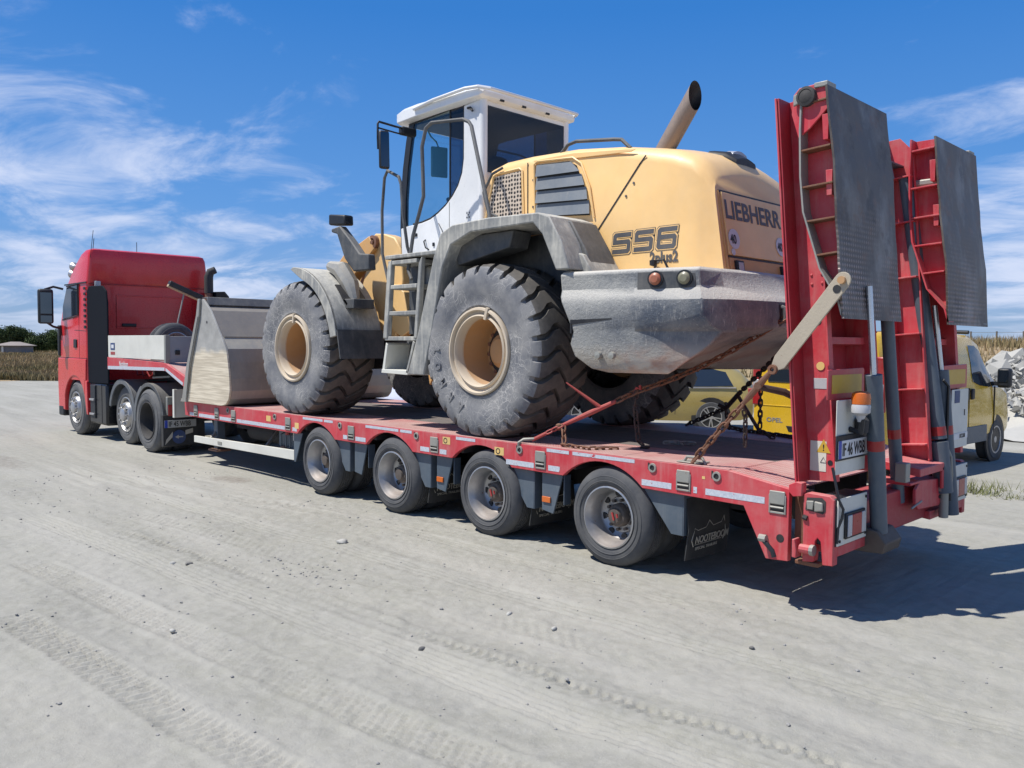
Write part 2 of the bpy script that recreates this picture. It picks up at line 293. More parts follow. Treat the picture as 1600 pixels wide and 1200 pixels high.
# ------------------------------------------------------------------ mesh helpers
class MB:
    def __init__(s): s.v = []; s.f = []; s.m = []
    def add(s, vs, fs, mi=0):
        o = len(s.v); s.v += [tuple(v) for v in vs]; s.f += [tuple(i+o for i in f) for f in fs]; s.m += [mi]*len(fs); return s
    def box(s, x0, x1, y0, y1, z0, z1, mi=0):
        v = [(x, y, z) for x in (x0, x1) for y in (y0, y1) for z in (z0, z1)]
        return s.add(v, [(0, 1, 3, 2), (4, 6, 7, 5), (0, 4, 5, 1), (2, 3, 7, 6), (0, 2, 6, 4), (1, 5, 7, 3)], mi)
    def obox(s, c, size, M, mi=0):
        c = Vector(c); v = [c + M @ Vector((a*size[0]/2, b*size[1]/2, d*size[2]/2)) for a in (-1, 1) for b in (-1, 1) for d in (-1, 1)]
        return s.add(v, [(0, 1, 3, 2), (4, 6, 7, 5), (0, 4, 5, 1), (2, 3, 7, 6), (0, 2, 6, 4), (1, 5, 7, 3)], mi)
    def prism(s, pts, ax, a, b, mi=0):
        n = len(pts)
        def P(p, t): return {'x': (t, p[0], p[1]), 'y': (p[0], t, p[1]), 'z': (p[0], p[1], t)}[ax]
        v = [P(p, a) for p in pts]+[P(p, b) for p in pts]
        return s.add(v, [tuple(range(n))[::-1], tuple(range(n, 2*n))]+[(i, (i+1) % n, n+(i+1) % n, n+i) for i in range(n)], mi)
    def tube(s, path, r, n=8, mi=0, closed=False, caps=True):
        path = [Vector(p) for p in path]; k = len(path); rs = r if isinstance(r, (list, tuple)) else [r]*k
        vs = []; prev = None
        for i, p in enumerate(path):
            if closed: t = (path[(i+1) % k]-path[i-1])
            else: t = path[min(i+1, k-1)]-path[max(i-1, 0)]
            t.normalize()
            if prev is None:
                a = Vector((0, 0, 1)) if abs(t.z) < .9 else Vector((1, 0, 0)); nrm = t.cross(a).normalized()
            else: nrm = (prev-t*prev.dot(t)).normalized()
            prev = nrm; bn = t.cross(nrm)
            for j in range(n):
                A = 2*math.pi*j/n; vs.append(p+(nrm*math.cos(A)+bn*math.sin(A))*rs[i])
        fs = []
        for i in range(k if closed else k-1):
            for j in range(n):
                a = i*n+j; b = i*n+(j+1) % n; c = ((i+1) % k)*n+(j+1) % n; d = ((i+1) % k)*n+j; fs.append((a, b, c, d))
        if not closed and caps: fs += [tuple(range(n))[::-1], tuple(range((k-1)*n, k*n))]
        return s.add(vs, fs, mi)
    def lathe(s, prof, c, ax='y', n=32, mi=0, sgn=1):
        """prof: (radius, distance along axis)"""
        vs = []; c = Vector(c)
        for r, d in prof:
            for j in range(n):
                A = 2*math.pi*j/n; a, b = r*math.cos(A), r*math.sin(A)
                vs.append(c+Vector({'y': (a, d*sgn, b), 'x': (d*sgn, a, b), 'z': (a, b, d*sgn)}[ax]))
        fs = [(i*n+j, i*n+(j+1) % n, (i+1)*n+(j+1) % n, (i+1)*n+j) for i in range(len(prof)-1) for j in range(n)]
        return s.add(vs, fs, mi)
    def loft(s, rings, mi=0, cap=True, closed=True):
        n = len(rings[0]); vs = [p for r in rings for p in r]; m = n if closed else n-1
        fs = [(i*n+j, i*n+(j+1) % n, (i+1)*n+(j+1) % n, (i+1)*n+j) for i in range(len(rings)-1) for j in range(m)]
        if cap: fs += [tuple(range(n))[::-1], tuple(range((len(rings)-1)*n, len(rings)*n))]
        return s.add(vs, fs, mi)
    def xf(s, M): s.v = [tuple(M @ Vector(v)) for v in s.v]; return s
    def mesh(s, name, off=(0, 0, 0), mats=(), smooth=35):
        me = bpy.data.meshes.new(name); ox, oy, oz = off
        me.from_pydata([(x-ox, y-oy, z-oz) for x, y, z in s.v], [], s.f)
        for m in mats: me.materials.append(m)
        if len(mats) > 1: me.polygons.foreach_set('material_index', s.m)
        bm = bmesh.new(); bm.from_mesh(me); bmesh.ops.recalc_face_normals(bm, faces=bm.faces); bm.to_mesh(me); bm.free()
        if smooth: me.polygons.foreach_set('use_smooth', [True]*len(me.polygons)); me.set_sharp_from_angle(angle=math.radians(smooth))
        me.update(); return me
def wloc(o):
    v = Vector((0, 0, 0))
    while o: v += o.location; o = o.parent
    return v
def ob(name, mb, mat, parent=None, bev=0, smooth=35, label=None, loc=(0, 0, 0)):
    """one mesh object; vertex coordinates are given in the world and stored relative to the parent's base"""
    mats = mat if isinstance(mat, (list, tuple)) else [mat]
    base = wloc(parent) if parent else Vector((0, 0, 0))
    me = mb.mesh(name, base+Vector(loc), mats, smooth); o = bpy.data.objects.new(name, me); COL.objects.link(o); o.parent = parent; o.location = loc
    if bev:
        b = o.modifiers.new('bevel', 'BEVEL'); b.width = bev; b.segments = 2; b.limit_method = 'ANGLE'; b.angle_limit = math.radians(40)
    if label: o['label'] = label
    return o
def thing(name, label, cat, loc=(0, 0, 0), group=None):
    o = bpy.data.objects.new(name, None); o.empty_display_size = .2; COL.objects.link(o); o.location = loc; o['label'] = label; o['category'] = cat
    if group: o['group'] = group
    return o
def tag(o, label=None, cat=None, group=None, kind=None):
    for k, v in (('label', label), ('category', cat), ('group', group), ('kind', kind)):
        if v: o[k] = v
    return o
def inst(o, loc, parent=None, rot=None, name=None):
    c = o.copy(); COL.objects.link(c); c.location = loc; c.parent = parent if parent else o.parent
    if rot is not None: c.rotation_euler = rot
    return c
def copy_tree(o, parent=None):
    c = o.copy(); COL.objects.link(c)
    if parent is not None: c.parent = parent
    for ch in [x for x in o.children]: copy_tree(ch, c)
    return c
def text(name, body, size, origin, right, up, mat, parent=None, depth=.002, bold=0, sx=1.0, align='LEFT', shear=0):
    cu = bpy.data.curves.new(name, 'FONT'); cu.body = body; cu.size = size; cu.extrude = depth; cu.offset = bold; cu.align_x = align; cu.resolution_u = 3; cu.shear = shear
    t = bpy.data.objects.new(name+'_tmp', cu); COL.objects.link(t); dg = bpy.context.evaluated_depsgraph_get(); me = bpy.data.meshes.new_from_object(t.evaluated_get(dg)); bpy.data.objects.remove(t)
    r = Vector(right).normalized(); u = Vector(up).normalized(); nrm = r.cross(u); base = wloc(parent) if parent else Vector((0, 0, 0)); o0 = Vector(origin)-base
    for v in me.vertices: v.co = o0+r*v.co.x*sx+u*v.co.y+nrm*v.co.z
    me.materials.clear(); me.materials.append(mat); me.name = name
    o = bpy.data.objects.new(name, me); COL.objects.link(o); o.parent = parent; return o
def disc(c, nrm, r, t, n=20):
    nrm = Vector(nrm).normalized(); c = Vector(c); return MB().tube([c, c+nrm*t], r, n)
def arc(cx, cz, r, a0, a1, n):
    return [(cx+r*math.cos(math.radians(a0+(a1-a0)*i/n)), cz+r*math.sin(math.radians(a0+(a1-a0)*i/n))) for i in range(n+1)]
Rot = lambda deg, ax: Matrix.Rotation(math.radians(deg), 3, ax)

# ------------------------------------------------------------------ ground
def vnoise(x, y, sc, seed):
    x = x*sc+seed*13.7; y = y*sc+seed*7.3; xi = np.floor(x).astype(int); yi = np.floor(y).astype(int); fx = x-xi; fy = y-yi
    fx = fx*fx*(3-2*fx); fy = fy*fy*(3-2*fy)
    def h(a, b): q = np.sin(a*127.1+b*311.7+seed*74.7)*43758.5453; return q-np.floor(q)
    return (h(xi, yi)*(1-fx)+h(xi+1, yi)*fx)*(1-fy)+(h(xi, yi+1)*(1-fx)+h(xi+1, yi+1)*fx)*fy
def axis_pts(lo, hi, step, far_lo, far_hi):
    a = list(np.arange(lo, hi, step)); d = step
    x = hi
    while x < far_hi: a.append(x); d *= 1.12; x += d
    a.append(far_hi); x = lo; d = step; pre = []
    while True:
        d *= 1.12; x -= d
        if x < far_lo: break
        pre.append(x)
    pre.append(far_lo); return np.array(pre[::-1]+a)
gx = axis_pts(-2.6, 5.6, .0165, -900, 900); gy = axis_pts(1.0, 6.0, .0165, -900, 900)
X, Y = np.meshgrid(gx, gy, indexing='ij')
near = np.clip(1.3-np.hypot(X-1.5, Y-3.5)/16, 0, 1)
Z = (vnoise(X, Y, .45, 1)-.5)*.03+(vnoise(X, Y, 1.7, 2)-.5)*.014+(vnoise(X, Y, 6, 3)-.5)*.006+(vnoise(X, Y, 17, 4)-.5)*.0042+(vnoise(X, Y, 31, 5)-.5)*.003
def track(X, Y, Z, p0, p1, width, depth, ribs=5, pitch=.07, kind='rib', curve=0, wob=.02):
    p0 = np.array(p0); p1 = np.array(p1); d = p1-p0; L = np.hypot(*d); d /= L; n = np.array([-d[1], d[0]])
    s = (X-p0[0])*d[0]+(Y-p0[1])*d[1]; t = (X-p0[0])*n[0]+(Y-p0[1])*n[1]-curve*4*(s/L)*(1-s/L)-(vnoise(X, Y, .8, 9)-.5)*wob
    m = np.clip(1-(np.abs(t)/(width/2))**6, 0, 1)*np.clip(s/.3, 0, 1)*np.clip((L-s)/.3, 0, 1)*np.clip(vnoise(X, Y, .9, 11)*1.9-.25, .15, 1)
    if kind == 'rib': h = np.cos(t/width*2*np.pi*ribs)*.5
    elif kind == 'lug': h = np.where(np.mod(s/pitch+np.abs(t)/width*1.3, 1) < .5, .6, -.6)
    else: h = np.where(np.mod(s/pitch+np.round(t/width*ribs)*.5, 1) < .45, .55, -.35)*np.cos(t/width*2*np.pi*ribs*.5)**2
    edge = np.exp(-((np.abs(t)-width/2)/.03)**2)*.6*np.clip(s/.3, 0, 1)*np.clip((L-s)/.3, 0, 1)
    return Z+(m*(h-.4)+edge*.5)*depth
Z = track(X, Y, Z, (6.6, 4.05), (-1.4, 3.35), .30, .010, 6, kind='rib')
Z = track(X, Y, Z, (5.2, 3.62), (-1.6, 3.05), .11, .010, 2, .07, 'lug', wob=.06)
Z = track(X, Y, Z, (4.6, 4.55), (-.9, 4.0), .30, .012, 6, .055, 'block')
Z = track(X, Y, Z, (8.5, 2.9), (-2.2, 2.05), .28, .008, 5, kind='rib')
Z = track(X, Y, Z, (9.5, 2.5), (0, 1.65), .24, .007, 5, kind='rib', curve=.25)
Z = track(X, Y, Z, (6, 3.2), (0, 2.65), .26, .006, 5, .09, 'block')
Z = track(X, Y, Z, (3.2, 5.0), (-1.2, 4.6), .26, .010, 5, .06, 'lug')
Z = track(X, Y, Z, (10.2, 2.7), (5.0, 1.75), .30, .016, 4, .16, 'lug', curve=-.3)
Z = track(X, Y, Z, (8.2, 3.5), (7.0, 1.6), .26, .014, 4, .12, 'lug', curve=.35)
Z = Z*near*1.9 - .004
Z = np.where(near <= 0, -.004, Z)
nx, ny = X.shape
vv = np.stack([X.ravel(), Y.ravel(), Z.ravel()], 1)
ii = np.arange((nx-1)*(ny-1)); a = (ii//(ny-1))*ny+ii % (ny-1)
ff = np.stack([a, a+ny, a+ny+1, a+1], 1)
gm = bpy.data.meshes.new('ground'); gm.vertices.add(len(vv)); gm.vertices.foreach_set('co', vv.ravel()); gm.loops.add(ff.size); gm.loops.foreach_set('vertex_index', ff.ravel().astype('i'))
gm.polygons.add(len(ff)); gm.polygons.foreach_set('loop_start', np.arange(0, ff.size, 4, dtype='i')); gm.update(calc_edges=True); gm.validate()
gm.polygons.foreach_set('use_smooth', [True]*len(gm.polygons)); gm.materials.append(GROUND)
g = bpy.data.objects.new('ground', gm); COL.objects.link(g); tag(g, 'pale crushed gravel yard crossed by tyre tracks', kind='structure')
def gz(x, y):
    i = min(max(np.searchsorted(gx, x), 0), nx-1); j = min(max(np.searchsorted(gy, y), 0), ny-1); return float(Z[i, j])

def scatter(name, spots, mat, label, sub=1):
    mb = MB()
    for x, y, r in spots:
        bm = bmesh.new(); bmesh.ops.create_icosphere(bm, subdivisions=sub, radius=r); sc = (random.uniform(.8, 1.3), random.uniform(.7, 1.1), random.uniform(.5, .8)); rz = random.uniform(0, 6.3); z0 = gz(x, y)+r*.2; sd = random.uniform(0, 99)
        vs = []
        for v in bm.verts:
            k = 1+.35*noise.noise(v.co/r*1.1+Vector((sd, 0, 0))); p = Vector((v.co.x*sc[0], v.co.y*sc[1], v.co.z*sc[2]))*k; p.rotate(Euler((0, 0, rz))); vs.append((p.x+x, p.y+y, p.z+z0))
        mb.add(vs, [tuple(v.index for v in f.verts) for f in bm.faces]); bm.free()
    return mb
sp = []
for _ in range(800):
    t = random.random()**.6; x = random.uniform(-2.2, 9); y = random.uniform(1.2, 5.8) if x < 6 else random.uniform(1.4, 4.5); sp.append((x, y, random.choice((.004, .005, .006, .008, .011))*random.uniform(.8, 1.3)))
for _ in range(55):
    x = random.gauss(2.75, .35); y = random.gauss(3.1, .12)-(x-2.75)*-.12; sp.append((x, y, random.uniform(.005, .013)))
tag(ob('gravel_pebbles', scatter('p', sp, STONE, ''), STONE, smooth=0), 'small loose grey pebbles scattered over the yard', 'gravel', kind='stuff')
for (x, y, r, m, lab) in ((3.31, 2.41, .045, ROCK, 'pale stone nearest the trailer wheels on the open gravel'), (3.72, 3.72, .028, ROCK, 'pale half of a pair of small stones lying close together left of centre'), (3.60, 3.64, .030, STONED, 'dark half of a pair of small stones lying close together left of centre'),
        (.93, 3.42, .022, STONED, 'small dark stone beside the deep lug track in the foreground'), (1.02, 2.62, .022, ROCK, 'pale pebble lying between the rear trailer wheel and the picture foreground'), (.62, 2.62, .022, ROCK, 'pale angular pebble right of the lug track'), (2.2, 4.35, .02, ROCK, 'small yellowish pebble on the ribbed tyre track at left'), (-.42, 2.05, .018, STONED, 'small dark pebble in the right foreground')):
    tag(ob('stone', scatter('s', [(x, y, r)], m, '', 2), m, smooth=50), lab, 'stone')

exec_after = []
# ------------------------------------------------------------------ low loader trailer
TR = thing('semi_trailer', 'red low loader semi trailer carrying the yellow wheel loader, its two ramps folded upright', 'trailer', (4, 0, 0))
AX = [1.275+1.416*k for k in range(4)]
def rail_outline():
    p = [(-.235, .33), (-.075, .32), (.098, .655)]
    for xk in AX:
        cx = xk+.085; h = .16; w = .405; R = (w*w+h*h)/(2*h); cz = .665+h-R; a = math.degrees(math.asin(w/R))
        p += arc(cx, cz, R, 90+a, 90-a, 14)
    p += [(9.05, .675), (9.05, .885)]
    return p+[(.22, .885), (-.235, .812)]
ob('side_rail', MB().prism(rail_outline(), 'y', 1.225, 1.27), RED, TR, .004)
ob('side_rail', MB().prism(rail_outline(), 'y', -1.27, -1.225), RED, TR, .004)
# deck plates laid end to end
xs = [.22, 1.20, 2.62, 4.03, 5.45, 6.55, 7.65, 9.05]
for i in range(len(xs)-1):
    for a_, b_ in ((.60, 1.224), (-1.224, -.60)): ob('deck_plate', MB().box(xs[i]+.004, xs[i+1]-.004, a_, b_, .868, .884+.0006*(i % 3)), DECK, TR, .002)
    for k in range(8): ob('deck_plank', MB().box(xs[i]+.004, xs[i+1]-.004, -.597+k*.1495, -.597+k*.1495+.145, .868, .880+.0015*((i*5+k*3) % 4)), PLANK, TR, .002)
ob('deck_plate', MB().prism([(-.235, .800), (.216, .868), (.216, .884), (-.235, .812)], 'y', -1.224, 1.224), DECK, TR, .002)
ob('chassis_beam', MB().box(0, 9.0, .40, .55, .46, .866), UNDER, TR); ob('chassis_beam', MB().box(0, 9.0, -.55, -.40, .46, .866), UNDER, TR)
cr = MB()
for x in np.arange(.3, 9, .7): cr.box(x-.03, x+.03, -1.22, 1.22, .72, .866)
tag(ob('cross_member', cr, UNDER, TR), kind='stuff')
ob('deck_edge_strip', MB().box(.22, 9.04, 1.228, 1.268, .886, .890), painted('worn_pink_edge', (.50, .17, .16), .6, .4, (.48, .38, .34)), TR)

# wheels
def tyre_prof(R, r, w):
    return [(r, 0), (r+.012, .012), (r+.03, .018), ((R+r)/2, .026), (R-.05, .014), (R-.022, -.004), (R-.004, -.03), (R, -.06), (R, -w/2), (R, -w+.06), (R-.004, -w+.03), (R-.05, -w-.012), ((R+r)/2, -w-.02), (r, -w)]
def truck_tyre(R, r, w, sgn, mat):
    mb = MB(); p = []
    for q in tyre_prof(R, r, w): p.append(q)
    # circumferential grooves of the tread
    tread = [(R, -.06)]
    for k in range(4):
        c = -.06-(w-.12)*(k+.5)/4; tread += [(R, c+.008), (R-.012, c+.006), (R-.012, c-.006), (R, c-.008)]
    tread.append((R, -w+.06)); p = p[:7]+tread+p[10:]
    mb.lathe(p, (0, 0, 0), 'y', 56, 0, sgn); mb.lathe([(R-.075, .0225), (R-.070, .0265), (R-.065, .020)], (0, 0, 0), 'y', 56, 0, sgn); mb.lathe([(r+.042, .0235), (r+.047, .0285), (r+.052, .026)], (0, 0, 0), 'y', 56, 0, sgn); return mb
def deep_rim(r, sgn, hubred=False):
    mb = MB().lathe([(r+.004, .004), (r+.006, .020), (r-.006, .024), (r-.014, .006), (r-.022, -.02), (r-.04, -.05), (r-.045, -.13), (r-.06, -.15), (.15, -.165), (.14, -.150), (.10, -.150), (.0, -.150)], (0, 0, 0), 'y', 40, 0, sgn)
    return mb
R1, r1 = .398, .243
def small_wheel(parent, x, y, z, sgn, red, label=None):
    w = bpy.data.objects.new('wheel', None); COL.objects.link(w); w.parent = parent; w.location = Vector((x, y, z))-wloc(parent)
    if label: w['label'] = label
    return w
def build_wheel(sgn):
    W0 = {}
    W0['tyre'] = truck_tyre(R1, r1, .235, sgn, TYRE).mesh('tyre', mats=[TYRE]); W0['rim'] = deep_rim(r1, sgn).mesh('rim', mats=[GALV])
    h = MB().lathe([(0, -.146), (.027, -.146), (.027, -.160)], (.176, 0, 0), 'y', 12, 0, sgn)
    W0['hand_hole'] = h.mesh('hand_hole', mats=[INK])
    hb = MB().lathe([(.095, -.15), (.092, -.10), (.08, -.085), (.062, -.08), (.055, -.055), (0, -.05)], (0, 0, 0), 'y', 20, 0, sgn)
    for k in range(10):
        A = math.radians(36*k); hb.lathe([(.0, -.118), (.014, -.118), (.014, -.152)], (math.cos(A)*.120, 0, math.sin(A)*.120), 'y', 6, 0, sgn)
    W0['hub'] = hb.mesh('hub', mats=[HUBM])
    rc = MB().box(-.008, .008, -.050*sgn, -.04*sgn, -.032, .032); rc.box(-.045, -.030, -.053*sgn, -.045*sgn, -.02, .012); W0['valve_marker'] = rc.mesh('valve_marker', mats=[REDL])
    return W0
WL = build_wheel(1); WR = build_wheel(-1)
for i, xk in enumerate(AX):
    for sgn, M in ((1, WL), (-1, WR)):
        w = small_wheel(TR, xk, 1.262*sgn, .392, sgn, i < 3)
        for k, me in M.items():
            if k == 'valve_marker' and (i > 1 or sgn < 0): continue
            for h in range(8 if k == 'hand_hole' else 1):
                o = bpy.data.objects.new(k, me); COL.objects.link(o); o.parent = w; o.rotation_euler = (0, math.radians(37*i+11+45*h), 0) if k != 'valve_marker' else (0, .3, 0)
        w2 = small_wheel(TR, xk, (1.262-.29)*sgn, .392, sgn, False)
        for k in ('tyre', 'rim'):
            o = bpy.data.objects.new(k, M[k]); COL.objects.link(o); o.parent = w2; o.rotation_euler = (0, math.radians(20*i), 0)
    ob('axle', MB().tube([(xk, -1.0, .40), (xk, 1.0, .40)], .065, 12), UNDER, TR)
# wheel-side brackets, slate blue, between the wheel arches
def bracket(x0):
    b = bpy.data.objects.new('fender_bracket', None); COL.objects.link(b); b.parent = TR
    q = MB().prism([(x0+1.205, .655), (x0+.865, .655), (x0+.865, .325), (x0+.945, .325)], 'y', 1.205, 1.222); q.box(x0+.855, x0+.865, 1.10, 1.222, .325, .655); ob('bracket_plate', q, SLATE, b, .003)
    q = MB().prism([(x0+.765, .655), (x0+.53, .655), (x0+.635, .315), (x0+.765, .335)], 'y', 1.205, 1.222); q.box(x0+.525, x0+.535, 1.12, 1.205, .4, .655); ob('bracket_plate', q, SLATE, b, .003)
    ob('bracket_recess', MB().box(x0+.765, x0+.865, 1.10, 1.13, .36, .655), UNDER, b)
    return b
for k in range(3):
    b = bracket(AX[k]+.005)
    if k < 2: ob('side_marker_lamp', MB().box(AX[k]+.665, AX[k]+.76, 1.223, 1.236, .405, .455), AMBER, b, .004)
q = MB().prism([(.975, .655), (.62, .655), (.62, .345), (.72, .345)], 'y', 1.205, 1.222); q.box(.61, .62, 1.10, 1.222, .345, .655); ob('fender_bracket', q, SLATE, TR, .003)
q = MB().prism([(6.17, .668), (5.975, .668), (6.135, .31), (6.175, .31)], 'y', 1.205, 1.222); q.box(6.165, 6.175, 1.0, 1.222, .31, .668); ob('fender_bracket', q, SLATE, TR, .003)
# mudflaps with printed maker's name
def mudflap(x, y0, y1, z0, z1, txt=True):
    f = MB().loft([[(x+.02, y0, z1), (x+.02, y1, z1), (x+.03, y1, z1), (x+.03, y0, z1)], [(x, y0, (z0+z1)/2), (x, y1, (z0+z1)/2), (x+.01, y1, (z0+z1)/2), (x+.01, y0, (z0+z1)/2)], [(x+.03, y0, z0), (x+.03, y1, z0+.02), (x+.04, y1, z0+.02), (x+.04, y0, z0)]])
    o = ob('mudflap', f, FLAP, TR); n = Vector((-1, 0, .08))
    if txt:
        rt = (0, -1, 0); up = (-.16, 0, 1); w = y1-y0
        text('lettering', 'NOOTEBOOM', .083, (x+.005, y1-.09, z0+.135), rt, up, INKP, o, .0015, .001, sx=.86)
        text('lettering', 'SPECIAL TRAILERS', .034, (x+.012, y1-.10, z0+.085), rt, up, INKP, o, .0012, 0, sx=1.12)
        yl, yr = y1-.05, y0+.05; m = (yl+yr)/2; zt = z0+.245; X0 = x-.003
        ln = [(yl-.03, z0+.115), (yl, z0+.165), (yl-.035, z0+.255), (yl-.075, zt-.01), (m+.05, zt), (m, zt+.045), (m-.05, zt), (yr+.07, zt+.01), (yr+.03, zt+.055), (yr, z0+.17), (yr+.03, z0+.115)]
        ob('logo_outline', MB().tube([(X0+.006+max(0, (z0+.2-b))*.12, a, b) for a, b in ln], .004, 5), INKP, o)
        ob('logo_outline', MB().tube([(X0+.016, yl-.05, z0+.125), (X0+.016, yr+.05, z0+.125)], .0025, 5), INKP, o)
    return o
mudflap(.585, .62, 1.19, .135, .62)
mudflap(AX[1]-.50, .62, 1.19, .14, .50); mudflap(AX[2]-.50, .62, 1.19, .14, .50)
for k in (0,): mudflap(.585, -1.19, -.62, .14, .6, False)
# lashing eyes, sockets, tape and stickers on the side rail
for i, x in enumerate((8.79, 8.13, 7.64, 6.22, 4.87, 3.44, 2.02, .585, -.155)):
    dz = -.055 if i == 8 else 0; fl = bpy.data.objects.new('lashing_eye', None); COL.objects.link(fl); fl.parent = TR
    ob('eye_flap', MB().box(x-.056, x+.056, 1.272, 1.284, .755+dz, .846+dz), TARN, fl, .006); q = MB().box(x-.062, x-.05, 1.271, 1.279, .692+dz, .82+dz); q.box(x+.05, x+.062, 1.271, 1.279, .692+dz, .82+dz); q.box(x-.05, x+.05, 1.271, 1.279, .692+dz, .706+dz); ob('eye_frame', q, TARN, fl, .003); ob('eye_slot', MB().box(x-.048, x+.048, 1.2705, 1.2725, .708+dz, .755+dz), INK, fl); ob('eye_bar', MB().tube([(x-.048, 1.280, .735+dz), (x+.048, 1.280, .735+dz)], .008, 6), TARN, fl)
for i, x in enumerate((7.80, 6.54, 5.09, 3.72, 2.27, .86, .31)):
    p = ob('stake_socket', MB().lathe([(.022, 0), (.022, .010), (.034, .010), (.036, 0)], (x, 1.271, .832), 'y', 16), TARN, TR); ob('socket_hole', MB().lathe([(.023, .003), (0, .003)], (x, 1.27, .832), 'y', 14), INK, p)
    ob('socket_slot', MB().box(x+.030, x+.044, 1.2705, 1.2725, .815, .868), INK, p)
up_t = [(5.88, 5.45), (5.42, 5.24), (4.60, 4.02), (3.99, 3.80), (3.12, 2.85), (1.95, 1.70), (1.66, 1.03)]; lo_t = [(9.0, 8.86), (8.70, 8.2), (8.05, 7.72), (7.55, 6.30), (6.12, 6.02), (5.03, 4.95), (4.79, 4.60), (3.66, 3.52), (3.36, 3.26), (2.44, 2.10), (1.93, 1.80), (.96, .69), (.50, .47), (.40, -.06)]
for a, b in up_t: ob('reflective_tape', MB().box(b, a, 1.2705, 1.2718, .848, .876), TAPE, TR)
for a, b in lo_t: ob('reflective_tape', MB().box(b, a, 1.2705, 1.2718, .690, .735), TAPE, TR)
for x, z, w, O in ((6.70, .80, .11, 0), (6.02, .76, .09, 0), (3.26, .825, .11, 1), (2.53, .795, .12, 1)):
    s = ob('sticker', MB().box(x-w/2, x+w/2, 1.2705, 1.272, z-.035, z+.035), STICK, TR)
    if O: text('letter', 'O', .075, (x+.045, 1.272, z-.026), (-1, 0, 0), (0, 0, 1), INK, s, .001, .001)
ob('sticker', MB().box(.405, .43, 1.2705, 1.272, .80, .82), STICK, TR)
# underrun guard bar and what hangs behind it
ob('underrun_guard', MB().prism([(9.03, .292), (6.18, .32), (6.18, .442), (9.03, .386)], 'y', 1.17, 1.20), CREAM, TR, .004)
for x in (7.0, 8.55): ob('guard_strut', MB().tube([(x, 1.17, .38), (x+.25, .75, .68)], .022, 6), TARN, TR)
for x in (8.2,): ob('guard_clip', MB().box(x-.06, x+.06, 1.201, 1.206, .33, .37), TARN, TR)
vb = MB().box(6.35, 6.75, .95, 1.10, .45, .66)
for x in (6.4, 6.5, 6.62): vb.tube([(x, 1.1, .62), (x, 1.14, .60), (x+.02, 1.13, .44)], .012, 6)
ob('valve_box', vb, SLATE, TR, .006); ob('valve_box_label', MB().box(6.27, 6.36, 1.12, 1.125, .54, .64), CREAM, TR)
ob('air_connector', MB().box(6.55, 6.66, 1.10, 1.14, .40, .45), PIPE, TR, .005); ob('air_connector', MB().tube([(6.5, 1.12, .60), (6.5, 1.12, .66)], .03, 8), REDL, TR)
ob('air_tank', MB().lathe([(0, -.5), (.10, -.48), (.135, -.42), (.135, .42), (.10, .48), (0, .5)], (7.6, .75, .52), 'x', 20), UNDER, TR); ob('landing_leg', MB().box(8.55, 8.67, .95, 1.07, .22, .68), SLATE, TR, .01); ob('landing_foot', MB().box(8.47, 8.75, .9, 1.12, .19, .22), PIPE, TR, .01)
# gooseneck
gn = [(12.30, 1.265), (12.30, 1.475), (9.86, 1.425), (9.12, 1.225), (9.052, .93), (9.052, .68), (9.16, .68), (9.20, 1.09), (9.86, 1.305)]
ob('gooseneck_rail', MB().prism(gn, 'y', 1.225, 1.27), RED, TR, .004); ob('gooseneck_rail', MB().prism(gn, 'y', -1.27, -1.225), RED, TR, .004)
ob('gooseneck_deck', MB().prism([(12.3, 1.44), (12.3, 1.47), (9.86, 1.42), (9.14, 1.22), (9.06, .90), (9.06, .87), (9.18, 1.20), (9.86, 1.38)], 'y', -1.222, 1.222), DECK, TR)
ob('gooseneck_beam', MB().prism([(12.3, 1.12), (12.3, 1.43), (9.86, 1.375), (9.22, 1.18), (9.2, .5), (9.5, .5), (9.7, 1.0)], 'y', -.5, .5), UNDER, TR)
for a, b, z0, z1 in ((12.28, 9.9, 1.275, 1.33), ): ob('reflective_tape', MB().prism([(12.28, 1.268), (9.88, 1.308), (9.88, 1.355), (12.28, 1.325)], 'y', 1.2705, 1.272), TAPE, TR)
ob('reflective_tape', MB().prism([(9.84, 1.305), (9.24, 1.11), (9.22, 1.15), (9.84, 1.35)], 'y', 1.2705, 1.272), TAPE, TR)
ob('headboard_side', MB().box(9.88, 12.24, 1.235, 1.265, 1.47, 1.845), CREAM, TR, .004); ob('headboard_side', MB().box(9.88, 12.24, -1.265, -1.235, 1.47, 1.845), CREAM, TR, .004)
ob('headboard_front', MB().box(12.24, 12.27, -1.265, 1.265, 1.48, 1.845), CREAM, TR, .004)
rb = MB().box(9.85, 9.88, -1.2, 1.2, 1.43, 1.83); ob('headboard_rear', rb, painted('shaded_white_panel', (.28, .30, .32), .5, .3), TR, .004); ob('headboard_post', MB().box(9.84, 9.90, 1.20, 1.268, 1.42, 1.85), TARN, TR, .004); ob('headboard_latch', MB().box(9.83, 9.85, 1.05, 1.12, 1.55, 1.62), INK, TR, .004)  # rear wall of the white box, its shadow side painted in as grey
s = ob('sticker', MB().box(11.95, 12.15, 1.266, 1.268, 1.60, 1.72), BLUED, TR); ob('sticker_window', MB().box(12.0, 12.11, 1.268, 1.2695, 1.63, 1.69), PLATEW, s); ob('sticker', MB().box(11.95, 12.15, 1.266, 1.268, 1.52, 1.57), REDL, TR)
text('lettering', 'Nooteboom', .13, (11.75, 1.2715, 1.33), (-1, 0, 0), (0, 0, 1), PLATEW, TR, .001, .001, sx=.6)
